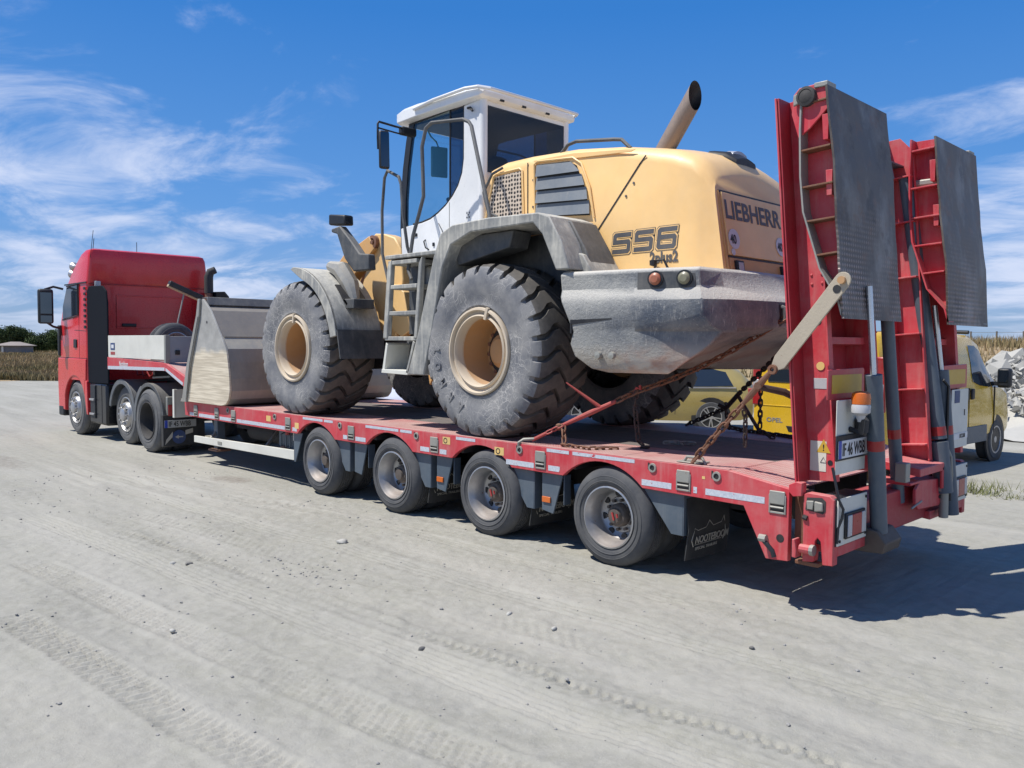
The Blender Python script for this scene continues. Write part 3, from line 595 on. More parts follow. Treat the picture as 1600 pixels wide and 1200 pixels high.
ob('guard_board', MB().box(9.70, 9.72, .93, 1.20, .60, 1.03), CREAM, TR, .004); ob('guard_board_edge', MB().box(9.68, 9.74, 1.20, 1.215, .60, 1.03), CREAM, TR, .003); ob('guard_board', MB().prism([(9.80, 1.20), (9.72, 1.16), (9.24, 1.02), (9.26, 1.08)], 'y', 1.1, 1.16), CREAM, TR, .003)

# tail
ob('tail_beam', MB().box(-.50, -.24, -1.15, 1.15, .42, .70), REDIN, TR, .01)
for sg in (1, -1):
    a = (1.20, 1.27) if sg > 0 else (-1.27, -1.20)
    ob('tail_gap_plate', MB().box(-.325, -.24, min(sg*1.1, sg*1.19), max(sg*1.1, sg*1.19), .36, .80), RUST, TR)
    tp = ob('tail_side_plate', MB().prism([(-.335, .35), (-.335, .79), (-.36, .805), (-.51, .80), (-.538, .775), (-.538, .355), (-.47, .35), (-.455, .50), (-.435, .52), (-.42, .50), (-.41, .36)], 'y', *a), RED, TR, .004)
    yy = 1.272*sg
    ob('hook_pocket', MB().prism([(-.35, .695), (-.36, .775), (-.46, .785), (-.485, .765), (-.485, .70), (-.47, .68)], 'y', min(yy, yy+.002*sg), max(yy, yy+.002*sg)), UNDER, TR)
    if sg > 0:
        ob('lashing_lug', MB().prism([(-.365, .70), (-.36, .755), (-.41, .76), (-.405, .70)], 'y', 1.272, 1.285), TARN, TR, .005); ob('lashing_lug', MB().prism([(-.415, .69), (-.415, .76), (-.47, .755), (-.475, .70)], 'y', 1.272, 1.29), TARN, TR, .008)
        ob('tail_pin', MB().tube([(-.33, 1.29, .44), (-.40, 1.29, .44)], .030, 10), RED, TR); ob('tail_pin_head', MB().tube([(-.40, 1.29, .44), (-.425, 1.29, .44)], .036, 10), TARN, TR); ob('tail_pin_bracket', MB().prism([(-.29, .38), (-.29, .50), (-.305, .50), (-.32, .43), (-.32, .38)], 'y', 1.25, 1.33), RED, TR, .004)
        ob('rust_edge', MB().box(-.44, -.28, 1.19, 1.262, .325, .352), RUST, TR, .005)
        ob('hinge_bracket', MB().prism([(-.24, .80), (-.24, .845), (-.29, .87), (-.33, .865), (-.33, .78), (-.27, .77)], 'y', 1.22, 1.29), RED, TR, .004)
        ob('crank_handle', MB().tube([(-.075, 1.275, .47), (-.075, 1.33, .47), (-.16, 1.34, .40), (-.175, 1.34, .36)], .016, 8), BLACKP, TR); ob('crank_end', MB().tube([(-.06, 1.33, .47), (-.11, 1.33, .47)], .026, 8), TARN, TR); ob('round_hole', MB().lathe([(.028, 0), (0, 0)], (-.178, 1.2715, .475), 'y', 16), INK, TR)
        ob('notch', MB().tube([(-.338, 1.274, .645), (-.365, 1.274, .638)], .018, 8), INK, TR)
    y0, y1 = (.80, 1.25) if sg > 0 else (-1.25, -.80)
    bx = ob('lamp_box', MB().box(-.545, -.40, y0, y1, .475, .785), BLACKP, TR, .006)
    ob('lamp_panel_or_shade', MB().box(-.556, -.546, y0+.005, y1-.005, .48, .782), CREAM, bx, .003)
    ob('lamp_bezel', MB().box(-.572, -.557, y0+.06, y1-.09, .515, .685), BLACKP, bx, .012)
    c0 = y0+.075; c1 = y1-.105; w = (c1-c0)
    for k, (f0, f1, m) in enumerate(((0, .22, LENSW), (.23, .76, REDL), (.77, 1, LENSW))): ob('lamp_lens', MB().box(-.582, -.5725, c0+w*f0, c0+w*f1, .53, .67), m, bx, .006)
    for yb in (y0+.03, y1-.03):
        for zb in (.51, .755): ob('screw', disc((-.557, yb, zb), (-1, 0, 0), .010, .006, 8), INK, bx)
    ob('tail_sill', MB().prism([(-.538, .405), (-.538, .47), (-.40, .47), (-.40, .42)], 'y', min(sg*.45, sg*1.2), max(sg*.45, sg*1.2)), RED, TR, .004)
ob('cable', MB().tube([(-.50, 1.22, .98), (-.53, 1.235, .88), (-.555, 1.24, .78), (-.575, 1.215, .72), (-.57, 1.22, .66), (-.555, 1.24, .6), (-.55, 1.24, .5)], .009, 6), BLACKP, TR)
ob('cylinder_foot', MB().prism([(-.40, .36), (-.66, .37), (-.68, .44), (-.62, .52), (-.40, .55)], 'y', .50, .78), HUBM, TR, .01)
# ramps: drive plate, channel sides with ribs, folded toe with its own plate
def ramp(sg, xb, lean, plate_top, plate_bot, lab):
    yo, yi = 1.27*sg, .33*sg; cx, cz = xb, .86; L = 2.53; a = math.atan(lean/L); ca, sa = math.cos(a), math.sin(a)
    def P(u, v): return (cx+u*sa-v*ca, cz+u*ca+v*sa)       # u up the ramp, v towards the rear
    rp = bpy.data.objects.new('ramp', None); COL.objects.link(rp); rp.parent = TR; rp['label'] = lab
    lo, hi = sorted((yo, yi))
    ob('drive_plate', MB().prism([P(0, .0), P(L, 0), P(L, .012), P(0, .012)], 'y', lo+.012, hi-.012), REDIN, rp, .002)
    for y, dr in ((yo, -sg), (yi, sg)):
        DW = .16 if dr == -sg else .10
        y1, y2 = sorted((y, y+dr*DW))
        # flange at the front, web inset, flange at the rear
        ob('channel_flange', MB().prism([P(0, -.013), P(L+.0, -.013), P(L, -.001), P(0, -.001)], 'y', y1, y2), RED, rp, .002)
        w1, w2 = sorted((y+dr*DW, y+dr*(DW+.012))); ob('channel_web', MB().prism([P(0, 0), P(L, 0), P(L, .10), P(L-.13, .20), P(0, .20)], 'y', w1, w2), RED, rp, .002)
        ob('channel_flange', MB().prism([P(0, .20), P(L-.14, .20), P(L-.14, .212), P(0, .212)], 'y', min(y+dr*(DW-.05), y+dr*(DW+.012)), max(y+dr*(DW-.05), y+dr*(DW+.012))), RED, rp, .002)
        if dr*1 == sg:     # inner channel shows its stiffening ribs
            for u in (.12, .55, .98, 1.42, 1.85, 2.2): ob('rib', MB().prism([P(u, 0), P(u, .20), P(u+.012, .20), P(u+.012, 0)], 'y', *sorted((y+.003*dr, y+dr*.10))), RED, rp, .002)
    for u in (.35, .9, 1.45, 2.0): ob('cross_rib', MB().prism([P(u, .0125), P(u, .15), P(u+.05, .15), P(u+.05, .0125)], 'y', lo+(.175 if sg < 0 else .115), hi-(.175 if sg > 0 else .115)), RED, rp, .003)
    # toe
    xt, zt = plate_top; xbm, zb = plate_bot; f = lambda t: xt+(xbm-xt)*t; g = lambda t: zt+(zb-zt)*t
    front = [(xt+.17, zt-.0), (xt+.175, zt-.25), (xt+.165, zt-.55), (xt+.14, zt-.78), (xt+.075, zt-.98), (xt+.02, zt-1.15), (xbm+.035, zb+.12), (xbm+.006, zb+.02)]
    rear = [(xbm, zb), ((xt+xbm)/2-.004, (zt+zb)/2), (xt, zt)]
    pl = MB(); ny_ = 7; rows = []
    for i in range(13):
        t = i/12; row = []
        for j in range(ny_):
            yy = lo+(hi-lo)*j/(ny_-1); wv = .006*math.sin(t*9+sg)+(.008 if j in (0, ny_-1) and .35 < t < .6 else 0)-(.010*math.sin(math.pi*t)); row.append((f(t)+wv, yy, g(t)))
        rows.append(row)
    for th in (0, .014): pass
    vs = [p for r in rows for p in r]+[(p[0]+.014, p[1], p[2]) for r in rows for p in r]; n = len(vs)//2; fs = []
    for i in range(12):
        for j in range(ny_-1): q = i*ny_+j; fs += [(q, q+1, q+ny_+1, q+ny_), (n+q, n+q+ny_, n+q+ny_+1, n+q+1)]
    for i in range(12): q = i*ny_; fs += [(q, q+ny_, n+q+ny_, n+q), (q+ny_-1, n+q+ny_-1, n+q+2*ny_-1, q+2*ny_-1)]
    for j in range(ny_-1): fs += [(j, n+j, n+j+1, j+1), (12*ny_+j, 12*ny_+j+1, n+12*ny_+j+1, n+12*ny_+j)]
    pl.add(vs, fs); ob('toe_plate', pl, RAMPP, rp)
    for y, dr in ((yo, -sg), (yi, sg)):
        c1, c2 = sorted((y+dr*.10, y+dr*.11)); ob('toe_web', MB().prism(front[:-1]+[(p[0]+.022, p[1]) for p in rear], 'y', c1, c2), RED, rp, .002)
        st = MB()
        for i in range(len(front)-1):
            p, q = front[i], front[i+1]; y1, y2 = sorted((y, y+dr*.11)); v = [(p[0], y1, p[1]), (p[0], y2, p[1]), (p[0]+.012, y2, p[1]), (p[0]+.012, y1, p[1])]; w = [(q[0], y1, q[1]), (q[0], y2, q[1]), (q[0]+.012, y2, q[1]), (q[0]+.012, y1, q[1])]; st.loft([v, w])
        ob('toe_flange', st, TARN if dr == -sg else RED, rp)
        for t in (.06, .26, .42, .57, .72):
            x0 = f(t)+.014; x1 = np.interp(-g(t), [-q[1] for q in front], [q[0] for q in front]); y1, y2 = sorted((y+dr*.004, y+dr*.10)); ob('toe_rib', MB().prism([(x0, g(t)), (x1, g(t)-.012), (x1, g(t)), (x0, g(t)+.012)], 'y', y1, y2), RUST if sg > 0 and dr < 0 else RED, rp, .002)
        for t in (.12, .36): y1, y2 = sorted((y+dr*.02, y+dr*.098)); ob('toe_gusset', MB().prism([(f(t)+.016, g(t)), (f(t)+.06, g(t)), (f(t)+.05, g(t)-.16), (f(t)+.016, g(t)-.16)], 'y', y1, y2), RED, rp, .002)
    # hinge cheek and roller at the top
    y1, y2 = sorted((yo-.02*sg, yo-.035*sg)); hx, hz = xt+.17, zt-.05
    ob('hinge_cheek', MB().prism([(hx+.08, hz-.09), (hx+.07, hz+.03), (hx+.03, hz+.07), (hx-.08, hz+.075), (hx-.16, hz+.07), (hx-.165, hz-.09), (hx-.05, hz-.20), (hx+.03, hz-.25)], 'y', y1, y2), RED, rp, .004)
    ob('hinge_roller', MB().lathe([(.062, -.02), (.062, .03), (.045, .035), (.045, .03), (.02, .04), (0, .04)], (hx-.03, yo-.012*sg, hz), 'y', 20, 0, sg), UNDER, rp); ob('hinge_keeper', MB().prism([(hx+.055, hz-.05), (hx+.055, hz+.02), (hx+.01, hz+.035), (hx-.03, hz+.03), (hx-.03, hz-.02)], 'y', *sorted((yo-.01*sg, yo+.012*sg))), TARN, rp, .006)
    ob('hinge_cap', MB().box(hx-.165, hx-.075, *sorted((yo-.005*sg, yo-.13*sg)), hz+.045, hz+.078), TARN, rp, .005)
    return rp, P
RA, PA = ramp(1, -.285, .205, (-.43, 3.40), (-.567, 1.93), 'left ramp with a rusty cream strut on its side')
RB, PB = ramp(-1, -.335, .20, (-.53, 3.345), (-.675, 1.922), 'right ramp with a long slate blue tube behind it')
for (u, v, r) in ((.12, .16, .018), (1.05, .13, .022), (2.12, .12, .014)): x, z = PA(u, v); ob('drilled_hole', MB().lathe([(r, 0), (0, 0)], (x, 1.1125, z), 'y', 14), INK, RA)
for (u, v) in ((1.36, .10), (1.30, .10), (1.36, .17), (1.30, .17)): x, z = PA(u, v); ob('rivet', MB().lathe([(.010, 0), (.007, .006), (0, .008)], (x, 1.111, z), 'y', 8), RED, RA)
x, z = PA(.40, .10); s = ob('warning_sticker', MB().box(x-.055, x+.055, 1.111, 1.1125, .93, 1.13), WSTICK, RA); x = PA(.2, .12)[0]
ob('warning_triangle', MB().prism([(x-.048, 1.055), (x+.048, 1.055), (x, 1.145)], 'y', 1.1128, 1.1135), YBOARD, s); text('warning_mark', '!', .06, (x+.008, 1.114, 1.068), (-1, 0, 0), (0, 0, 1), INK, s, .0005, .001); ob('warning_outline', MB().tube([(x-.02, 1.113, .99), (x+.02, 1.113, .99), (x, 1.113, 1.025)], .0025, 4, closed=True), INK, s)
x = PA(.62, .12)[0]; ob('maker_plate', MB().box(x-.07, x+.045, 1.111, 1.113, 1.475, 1.545), LENSW, RA, .002); ob('round_plate', MB().lathe([(.028, 0), (.028, .004), (0, .004)], (x, 1.112, 1.625), 'y', 18), STICK, RA)
# cylinders
def cyl(parent, a, b, r, mat=SLATE, rod=None, ring=None, name='hydraulic_cylinder'):
    c = ob(name, MB().tube([a, b], r, 16), mat, parent)
    if rod: ob('piston_rod', MB().tube([a, rod], r*.36, 10), ROD, c)
    if ring is not None:
        A, B = Vector(a), Vector(b); t = (A.z-ring)/(A.z-B.z); p = A.lerp(B, t); d = (B-A).normalized()*.035; ob('red_tape_ring', MB().tube([p-d, p+d], r+.0015, 16), REDL, c)
    return c
cyl(TR, (-.60, .865, 1.57), (-.60, .70, .50), .055, rod=(-.57, .90, 2.15), ring=1.10)
cyl(TR, (-.46, .30, 1.95), (-.47, .02, .60), .045, rod=None, ring=1.12)
cyl(TR, (-.30, -.40, 3.08), (-.565, -.52, 1.04), .055, ring=1.10); c = cyl(TR, (-.563, -.518, 1.02), (-.60, -.55, .62), .068, name='tube_socket'); cyl(TR, (-.60, -.55, .62), (-.60, -.56, .42), .035, TARN, name='tube_end')
cyl(TR, (-.53, -.62, 1.57), (-.62, -.68, .43), .055, rod=(-.49, -.55, 2.08), ring=1.10)
ob('hose', MB().tube([(-.58, -.52, 1.5), (-.60, -.58, 1.45), (-.60, -.58, 1.0), (-.62, -.60, .8), (-.63, -.60, .55)], .012, 6), BLACKP, TR); ob('hose', MB().tube([(-.60, -.55, 1.0), (-.64, -.57, .9), (-.64, -.6, .75), (-.62, -.63, .6)], .010, 6), TARN, TR)
ob('coupling_block', MB().box(-.60, -.52, .16, .24, .78, .92), TARN, TR, .006)
# bracket that carries the tube at the top of the right ramp
ob('lift_bracket', MB().prism([(-.12, 3.02), (-.10, 3.16), (-.16, 3.24), (-.26, 3.22), (-.44, 3.03)], 'y', -.46, -.44), SLATE, RB, .004); ob('lift_bracket', MB().prism([(-.12, 3.02), (-.10, 3.16), (-.16, 3.24), (-.26, 3.22), (-.30, 3.03)], 'y', -.18, -.16), SLATE, RB, .004); ob('lift_bracket_top', MB().box(-.27, -.12, -.44, -.18, 3.16, 3.175), SLATE, RB, .004)
ob('lift_pin_plate', MB().obox((-.42, -.42, 3.02), (.24, .04, .05), Rot(0, 'Y')), TARN, RB, .012)
# red hinge brackets between the ramps
b1 = MB().prism([(-.30, .84), (-.62, .80), (-.62, .86), (-.32, .90)], 'y', -.62, .02); b1.box(-.62, -.60, -.62, -.45, .66, .83); ob('hinge_bracket', b1, RED, TR, .006)
b2 = MB().prism([(.0, .70), (.0, .60), (-.06, .545), (-.50, .52), (-.57, .56), (-.57, .68), (-.50, .73), (-.1, .76)], 'x', -.585, -.56); b2.prism([(-.35, .74), (-.585, .74), (-.585, .76), (-.35, .78)], 'y', -.10, .10); ob('cylinder_bracket', b2, RED, TR, .006)
ob('bracket_bolt', disc((-.585, -.50, .65), (-1, 0, 0), .026, .02, 10), TARN, TR); ob('bracket_bolt', disc((-.585, -.50, .59), (-1, 0, 0), .016, .008, 10), INK, TR)
ob('lock_rod', MB().tube([(-.60, .12, .58), (-.62, -.02, .62)], .008, 6), TARN, TR)
# red and yellow boards, number plate, beacon
for y0, y1, xx, m in ((.70, 1.255, -.462, RA), (-1.27, -.70, -.512, RB)):
    bd = ob('warning_board', MB().prism([(y0, 1.405+.01), (y0+.005, 1.60), (y0+.02, 1.612), (y1, 1.605), (y1, 1.41)], 'x', xx-.012, xx), RBOARD, m, .004); ob('warning_board_field', MB().box(xx-.0145, xx-.0125, y0+.05, y1-.05, 1.45, 1.57), YBOARD, bd)
PL = ob('plate_holder', MB().box(-.518, -.512, .765, 1.215, .93, 1.41), CREAM, TR, .004); ob('plate_holder_box', MB().box(-.53, -.52, .75, 1.235, 1.02, 1.185), BLACKP, PL, .006)
pn = ob('number_plate', MB().box(-.536, -.5305, .76, 1.215, 1.035, 1.15), PLATEW, TR, .002); ob('plate_band', MB().box(-.5375, -.5362, 1.175, 1.215, 1.035, 1.15), EUB, pn)
text('plate_characters', 'IF 46 WBB', .115, (-.5375, 1.165, 1.052), (0, -1, 0), (0, 0, 1), INK, pn, .0008, .002, sx=.68)
PL2 = ob('plate_holder', MB().box(-.56, -.552, -1.20, -.80, .93, 1.41), CREAM, TR, .004); ob('plate_mark', MB().box(-.563, -.5605, -1.12, -1.10, 1.19, 1.24), INK, PL2); ob('blue_sticker', MB().box(-.5635, -.5605, -.98, -.86, 1.30, 1.40), BLUED, PL2); pp = ob('lettering_strip', MB().box(-.565, -.5605, -1.19, -.86, 1.0, 1.05), PLATEW, PL2); text('lettering', 'BOOM', .05, (-.5665, -.99, 1.008), (0, -1, 0), (0, 0, 1), INK, pp, .0005, .001, sx=.9)
BS_ = .82
BC = ob('beacon_bracket', MB().tube([(-.52, 1.02, 1.215), (-.60, 1.04, 1.20), (-.61, 1.05, 1.29)], .02, 8), BLACKP, TR); bb = ob('beacon_base', MB().lathe([(.018, -.04), (.03, 0), (.058, .02), (.061, .065), (.055, .075)], (-.60, 1.05, 1.31), 'z', 20), LENSW, BC)
ob('beacon_lens', MB().lathe([(.058, 0), (.06, .04), (.055, .07), (.035, .082), (0, .086)], (-.60, 1.05, 1.385), 'z', 20), AMBER, BC); ob('lamp_cluster', MB().lathe([(.04, -.05), (.045, .03), (.03, .05), (0, .05)], (-.56, .93, 1.24), 'z', 12), UNDER, BC)
# strut plate on the left ramp
d0, d1 = Vector((-.575, 1.30, 2.165)), Vector((-.135, 1.315, 1.61)); dd = (d1-d0).normalized(); pp_ = Vector((dd.z, 0, -dd.x)).normalized()
def arm_pts(w0, w1):
    pts = []
    for k in range(9): A = math.radians(-90+180*k/8); v = d0-dd*math.cos(A)*w0+pp_*math.sin(A)*w0; pts.append((v.x, v.z))
    v = d0.lerp(d1, .32)+pp_*w1*1.0; pts.append((v.x, v.z)); v = d1-dd*.04+pp_*w1; pts.append((v.x, v.z)); v = d1+pp_*w1*.5; pts.append((v.x, v.z)); v = d1-pp_*w1*.6; pts.append((v.x, v.z)); v = d1-dd*.06-pp_*w1; pts.append((v.x, v.z)); v = d0.lerp(d1, .32)-pp_*w1*1.0; pts.append((v.x, v.z)); return pts
am = ob('ramp_strut', MB().prism(arm_pts(.052, .052), 'y', 1.30, 1.314), painted('rusty_cream_steel', (.42, .36, .27), .6, .3, (.36, .30, .24), (.24, .11, .06), bump=.5, scale=1.6), RA, .003)
ob('strut_pin', disc(d0-dd*.0+Vector((0, .014, .0)), (0, 1, 0), .024, .025, 14), BEIGE, am); ob('strut_slot', disc(d0+dd*.055+Vector((0, .0145, -.01)), (0, 1, 0), .026, .0012, 14), INK, am); ob('strut_eye', MB().lathe([(.015, 0), (.015, .02), (.032, .02), (.034, 0)], (-.125, 1.314, 1.60), 'y', 14), RUST, am)
# ------------------------------------------------------------------ wheel loader
WLD = thing('wheel_loader', 'cream yellow wheel loader with white cab and dusty grey counterweight standing on the trailer', 'wheel loader', (4.5, 0, .89))
RA_, RR_, WW_ = .812, .40, .60
def loader_tyre(sgn):
    """whole tyre as one grid: its lug grooves are sheared across the tread so their edges follow the zigzag"""
    prof = [(.400, .015, 0, 0), (.425, .035, 0, 0), (.46, .030, 0, 0), (.50, .040, 0, 0), (.56, .052, 0, 0), (.62, .058, 0, 0), (.675, .056, .05, 0), (.715, .046, .35, 0), (.748, .032, .8, 0), (.776, .010, 1, .02), (.795, -.030, 1, .05), (.805, -.085, 1, .25), (.811, -.135, 1, .52), (.813, -.20, 1, .62), (.814, -.26, 1, .30), (.8145, -.30, 1, .02), (.814, -.34, 1, -.28), (.813, -.40, 1, -.02), (.811, -.465, 1, .22), (.805, -.515, 1, .45), (.795, -.57, 1, .66), (.776, -.61, 1, .68), (.748, -.632, .8, .68), (.715, -.646, .35, .68), (.675, -.656, .05, .68), (.56, -.652, 0, .68), (.425, -.63, 0, .68), (.40, -.61, 0, .68)]
    NL = 26; ts = [(0, 0), (.05, 1), (.26, 1), (.31, 0), (.64, 0)]; vs = []; m = len(prof)
    for k in range(NL):
        for (t, d) in ts:
            for (r, y, wgt, sh) in prof:
                A = 2*math.pi*(k+t+sh*.9)/NL*-1; jit = .0025*math.sin(k*5.1+y*40); rr = r-.050*wgt*d+jit*(1-d)*wgt; vs.append((rr*math.cos(A), y*sgn, rr*math.sin(A)))
    rows = NL*len(ts); fs = []; ms = []
    for i in range(rows):
        for j in range(m-1):
            a = i*m+j; b = ((i+1) % rows)*m+j; fs.append((a, a+1, b+1, b)); ms.append(1 if 9 <= j <= 20 else 0)
    mb = MB(); mb.v = vs; mb.f = fs; mb.m = ms
    return mb.mesh('tyre', mats=[TYREB, TREAD], smooth=28)
def loader_rim(sgn):
    q = MB().lathe([(.398, .0), (.405, .035), (.398, .052), (.380, .056), (.372, .040), (.368, .02), (.345, .010), (.340, .035), (.325, .045), (.318, .035), (.312, .0), (.305, -.05)], (0, 0, 0), 'y', 48, 0, sgn)
    b = MB().lathe([(.306, -.04), (.30, -.30), (.285, -.345), (.20, -.350), (.195, -.33), (.17, -.32), (.16, -.26), (.12, -.235), (.115, -.22), (.06, -.215), (0, -.215)], (0, 0, 0), 'y', 48, 0, sgn)
    return q.mesh('rim_ring', mats=[RIMLIP]), b.mesh('rim_dish', mats=[BEIGE])
nutm = MB().lathe([(0, -.318), (.020, -.318), (.020, -.35)], (.245, 0, 0), 'y', 6, 0, 1).mesh('wheel_nut', mats=[PIPE]); nutr = MB().lathe([(0, -.318), (.020, -.318), (.020, -.35)], (.245, 0, 0), 'y', 6, 0, -1).mesh('wheel_nut', mats=[PIPE])
valve = MB().obox((.36*math.cos(2.2), .045, .36*math.sin(2.2)), (.03, .03, .11), Rot(-35, 'Y')).mesh('valve_cover', mats=[RIMLIP])
for sgn in (1, -1):
    ty = loader_tyre(sgn); rr, rd = loader_rim(sgn)
    for i, x in enumerate((2.823, 6.123)):
        w = bpy.data.objects.new('wheel', None); COL.objects.link(w); w.parent = WLD; w.location = Vector((x, 1.225*sgn, 1.684))-WLD.location; w.rotation_euler = (0, math.radians(7+i*171), 0)
        for nm, me in (('tyre', ty), ('rim_ring', rr), ('rim_dish', rd)): o = bpy.data.objects.new(nm, me); COL.objects.link(o); o.parent = w
        for k in range(16): o = bpy.data.objects.new('wheel_nut', nutm if sgn > 0 else nutr); COL.objects.link(o); o.parent = w; o.rotation_euler = (0, math.radians(22.5*k), 0)
        if sgn > 0: o = bpy.data.objects.new('valve_cover', valve); COL.objects.link(o); o.parent = w; o.rotation_euler = (0, math.radians(10 if i == 0 else -150), 0)
for x in (2.823, 6.123): ob('axle_housing', MB().lathe([(0, -.95), (.24, -.9), (.24, -.62), (.15, -.55), (.17, -.2), (.27, -.12), (.27, .12), (.17, .2), (.15, .55), (.24, .62), (.24, .9), (0, .95)], (x, 0, 1.684), 'y', 20), UNDER, WLD)
ob('rear_frame', MB().prism([(1.6, 1.7), (4.3, 1.55), (4.3, 2.3), (1.6, 2.3)], 'y', -.42, .42), UNDER, WLD); ob('transmission', MB().prism([(3.2, 1.35), (4.1, 1.35), (4.2, 1.8), (3.2, 1.9)], 'y', -.3, .3), UNDER, WLD, .05)
ob('front_frame', MB().prism([(4.5, 1.5), (6.6, 1.45), (6.7, 2.2), (5.6, 2.55), (4.7, 2.3)], 'y', -.38, .38), UNDER, WLD); ob('articulation', MB().tube([(4.4, 0, 1.35), (4.4, 0, 2.5)], .16, 14), YELD, WLD)
ob('underframe_plate', MB().prism([(4.05, 1.62), (4.22, 1.58), (4.30, 1.44), (4.27, 1.30), (4.2, 1.4), (4.1, 1.33)], 'y', .60, .66), YELD, WLD, .005)
RW = [o for o in WLD.children if o.name.startswith('wheel') and abs(o.location.y-1.225) < .01 and o.location.x < 0][0]
for k, ch in enumerate('ARMOT'):
    th = math.radians(250-17*k); c_, s_ = math.cos(th), math.sin(th)       # round the lower left of the sidewall
    p = Vector((2.823-.535*c_*1.0, 1.225+.052, 1.684+.535*s_)); rad = Vector((-c_, 0, s_)); tang = Vector((-s_, 0, -c_))
    t_ = text('sidewall_letter', ch, .115, p-tang*.0-rad*.0, tang, tang.cross(Vector((0, 1, 0)))*-1, TYREB, None, .010, .004, sx=.85); t_.parent = WLD
    for v in t_.data.vertices: v.co -= WLD.location
# bonnet
def section(x, hw, zt, zb, r=.13, crown=.05):
    p = [(x, -hw, zb)]
    for k in range(5): A = math.radians(180-90*k/4); p.append((x, -hw+r+r*math.cos(A), zt-r+r*math.sin(A)))
    for k in range(1, 6): t = k/6; p.append((x, (-hw+r)*(1-2*t), zt+crown*4*t*(1-t)))
    for k in range(5): A = math.radians(90-90*k/4); p.append((x, hw-r+r*math.cos(A), zt-r+r*math.sin(A)))
    p.append((x, hw, zb)); return p
st = [(3.36, 3.43, .60, .07), (3.32, 3.50, .66, .09), (3.12, 3.545, .68, .12), (2.77, 3.55, .68, .12), (2.2, 3.53, .68, .12), (1.7, 3.47, .68, .12), (1.43, 3.42, .68, .13), (1.15, 3.36, .68, .14), (.97, 3.30, .675, .15), (.86, 3.22, .66, .16), (.80, 3.12, .64, .16)]
rings = []
for x, zt, hw, r in st: rings.append(section(x, hw, zt, 2.25 if x < 2.0 else 2.60, r))
def rear_x(z): return .80-(3.10-z)*.17
rings_last = [(rear_x(p[2])-.012, p[1]*.985, p[2]-.02) if p[2] > 2.3 else (.655, p[1], 2.25) for p in rings[-1]]
rings.append(rings_last)
hood = ob('bonnet', MB().loft(rings), YEL, WLD, 0, 40)
def seam(pts, y, w=.014, d=.0025, name='panel_seam', mat=None):
    q = MB()
    for a, b in zip(pts[:-1], pts[1:]):
        A, B = Vector((a[0], 0, a[1])), Vector((b[0], 0, b[1])); t = (B-A).normalized(); n = Vector((t.z, 0, -t.x))*w/2; A -= t*w*.3; B += t*w*.3; q.prism([((A+n).x, (A+n).z), ((B+n).x, (B+n).z), ((B-n).x, (B-n).z), ((A-n).x, (A-n).z)], 'y', y, y+d)
    return ob(name, q, mat or INK, hood, 0, 0)
seam([(1.40, 3.33), (1.46, 3.27), (1.94, 2.72)], .681); seam([(2.775, 3.47), (2.77, 2.9)], .681, .012)
seam([(1.96, 2.74), (2.03, 2.71), (2.19, 2.73), (2.25, 2.86), (2.25, 2.87)], .681, .010)
ob('side_ledge', MB().prism([(2.66, 3.455), (1.55, 3.385), (1.50, 3.40), (1.6, 3.415), (2.2, 3.475), (2.7, 3.48)], 'y', .68, .690), YEL, hood, .003)
for y, s in ((.681, 1), (-.685, -1)):
    y2 = y+.004*s
    gp = ob('side_grille', MB().prism([(3.355, 3.0), (3.225, 3.40), (2.87, 3.41), (2.845, 2.97)], 'y', *sorted((y, y2))), GRILLE, hood)
    ob('grille_frame', MB().tube([(3.36, y2, 2.98), (3.24, y2, 3.40), (3.19, y2, 3.425), (2.88, y2, 3.435), (2.845, y2, 3.41), (2.82, y2, 2.95)], .012, 6), YEL, hood)
lv = ob('louvre_recess', MB().prism([(2.66, 3.435), (2.25, 3.41), (2.16, 3.36), (2.06, 3.15), (2.0, 2.90), (2.645, 2.95)], 'y', .6815, .6835), INK, hood)
rb_ = lambda z: float(np.interp(z, [2.89, 3.15, 3.36, 3.42], [1.972, 2.025, 2.125, 2.225]))
for k in range(4):
    z0 = 2.945+.123*k; z1 = z0+.117; v = [(2.648, .686, z0+.006), (rb_(z0), .686, z0-.035*(1-k*.2)), (rb_(z1)+.0, .712, z1-.03), (2.655, .712, z1)]
    v2 = [(a, b-.004, c) for a, b, c in v]
    w = [(2.648, .712, z0+.006), (rb_(z0), .712, z0-.035*(1-k*.2)), (rb_(z1), .688, z1-.03), (2.655, .688, z1)]
    ob('louvre_blade', MB().loft([w, [(a, b-.004, c) for a, b, c in w]]), painted('louvre_grey', (.17, .19, .21), .5, .35, (.3, .29, .27)) if k == 0 else bpy.data.materials['louvre_grey'], hood, 0, 0)
ob('louvre_frame', MB().tube([(2.665, .69, 2.945), (2.685, .69, 3.44), (2.64, .69, 3.465), (2.2, .69, 3.435), (2.1, .69, 3.37), (2.0, .69, 3.15), (1.945, .69, 2.875)], .010, 6), YEL, hood)
ob('bonnet_shadow_gap', MB().prism([(2.14, 2.72), (2.02, 2.70), (1.93, 2.71), (1.86, 2.60), (2.14, 2.62)], 'y', .681, .69), INK, hood)
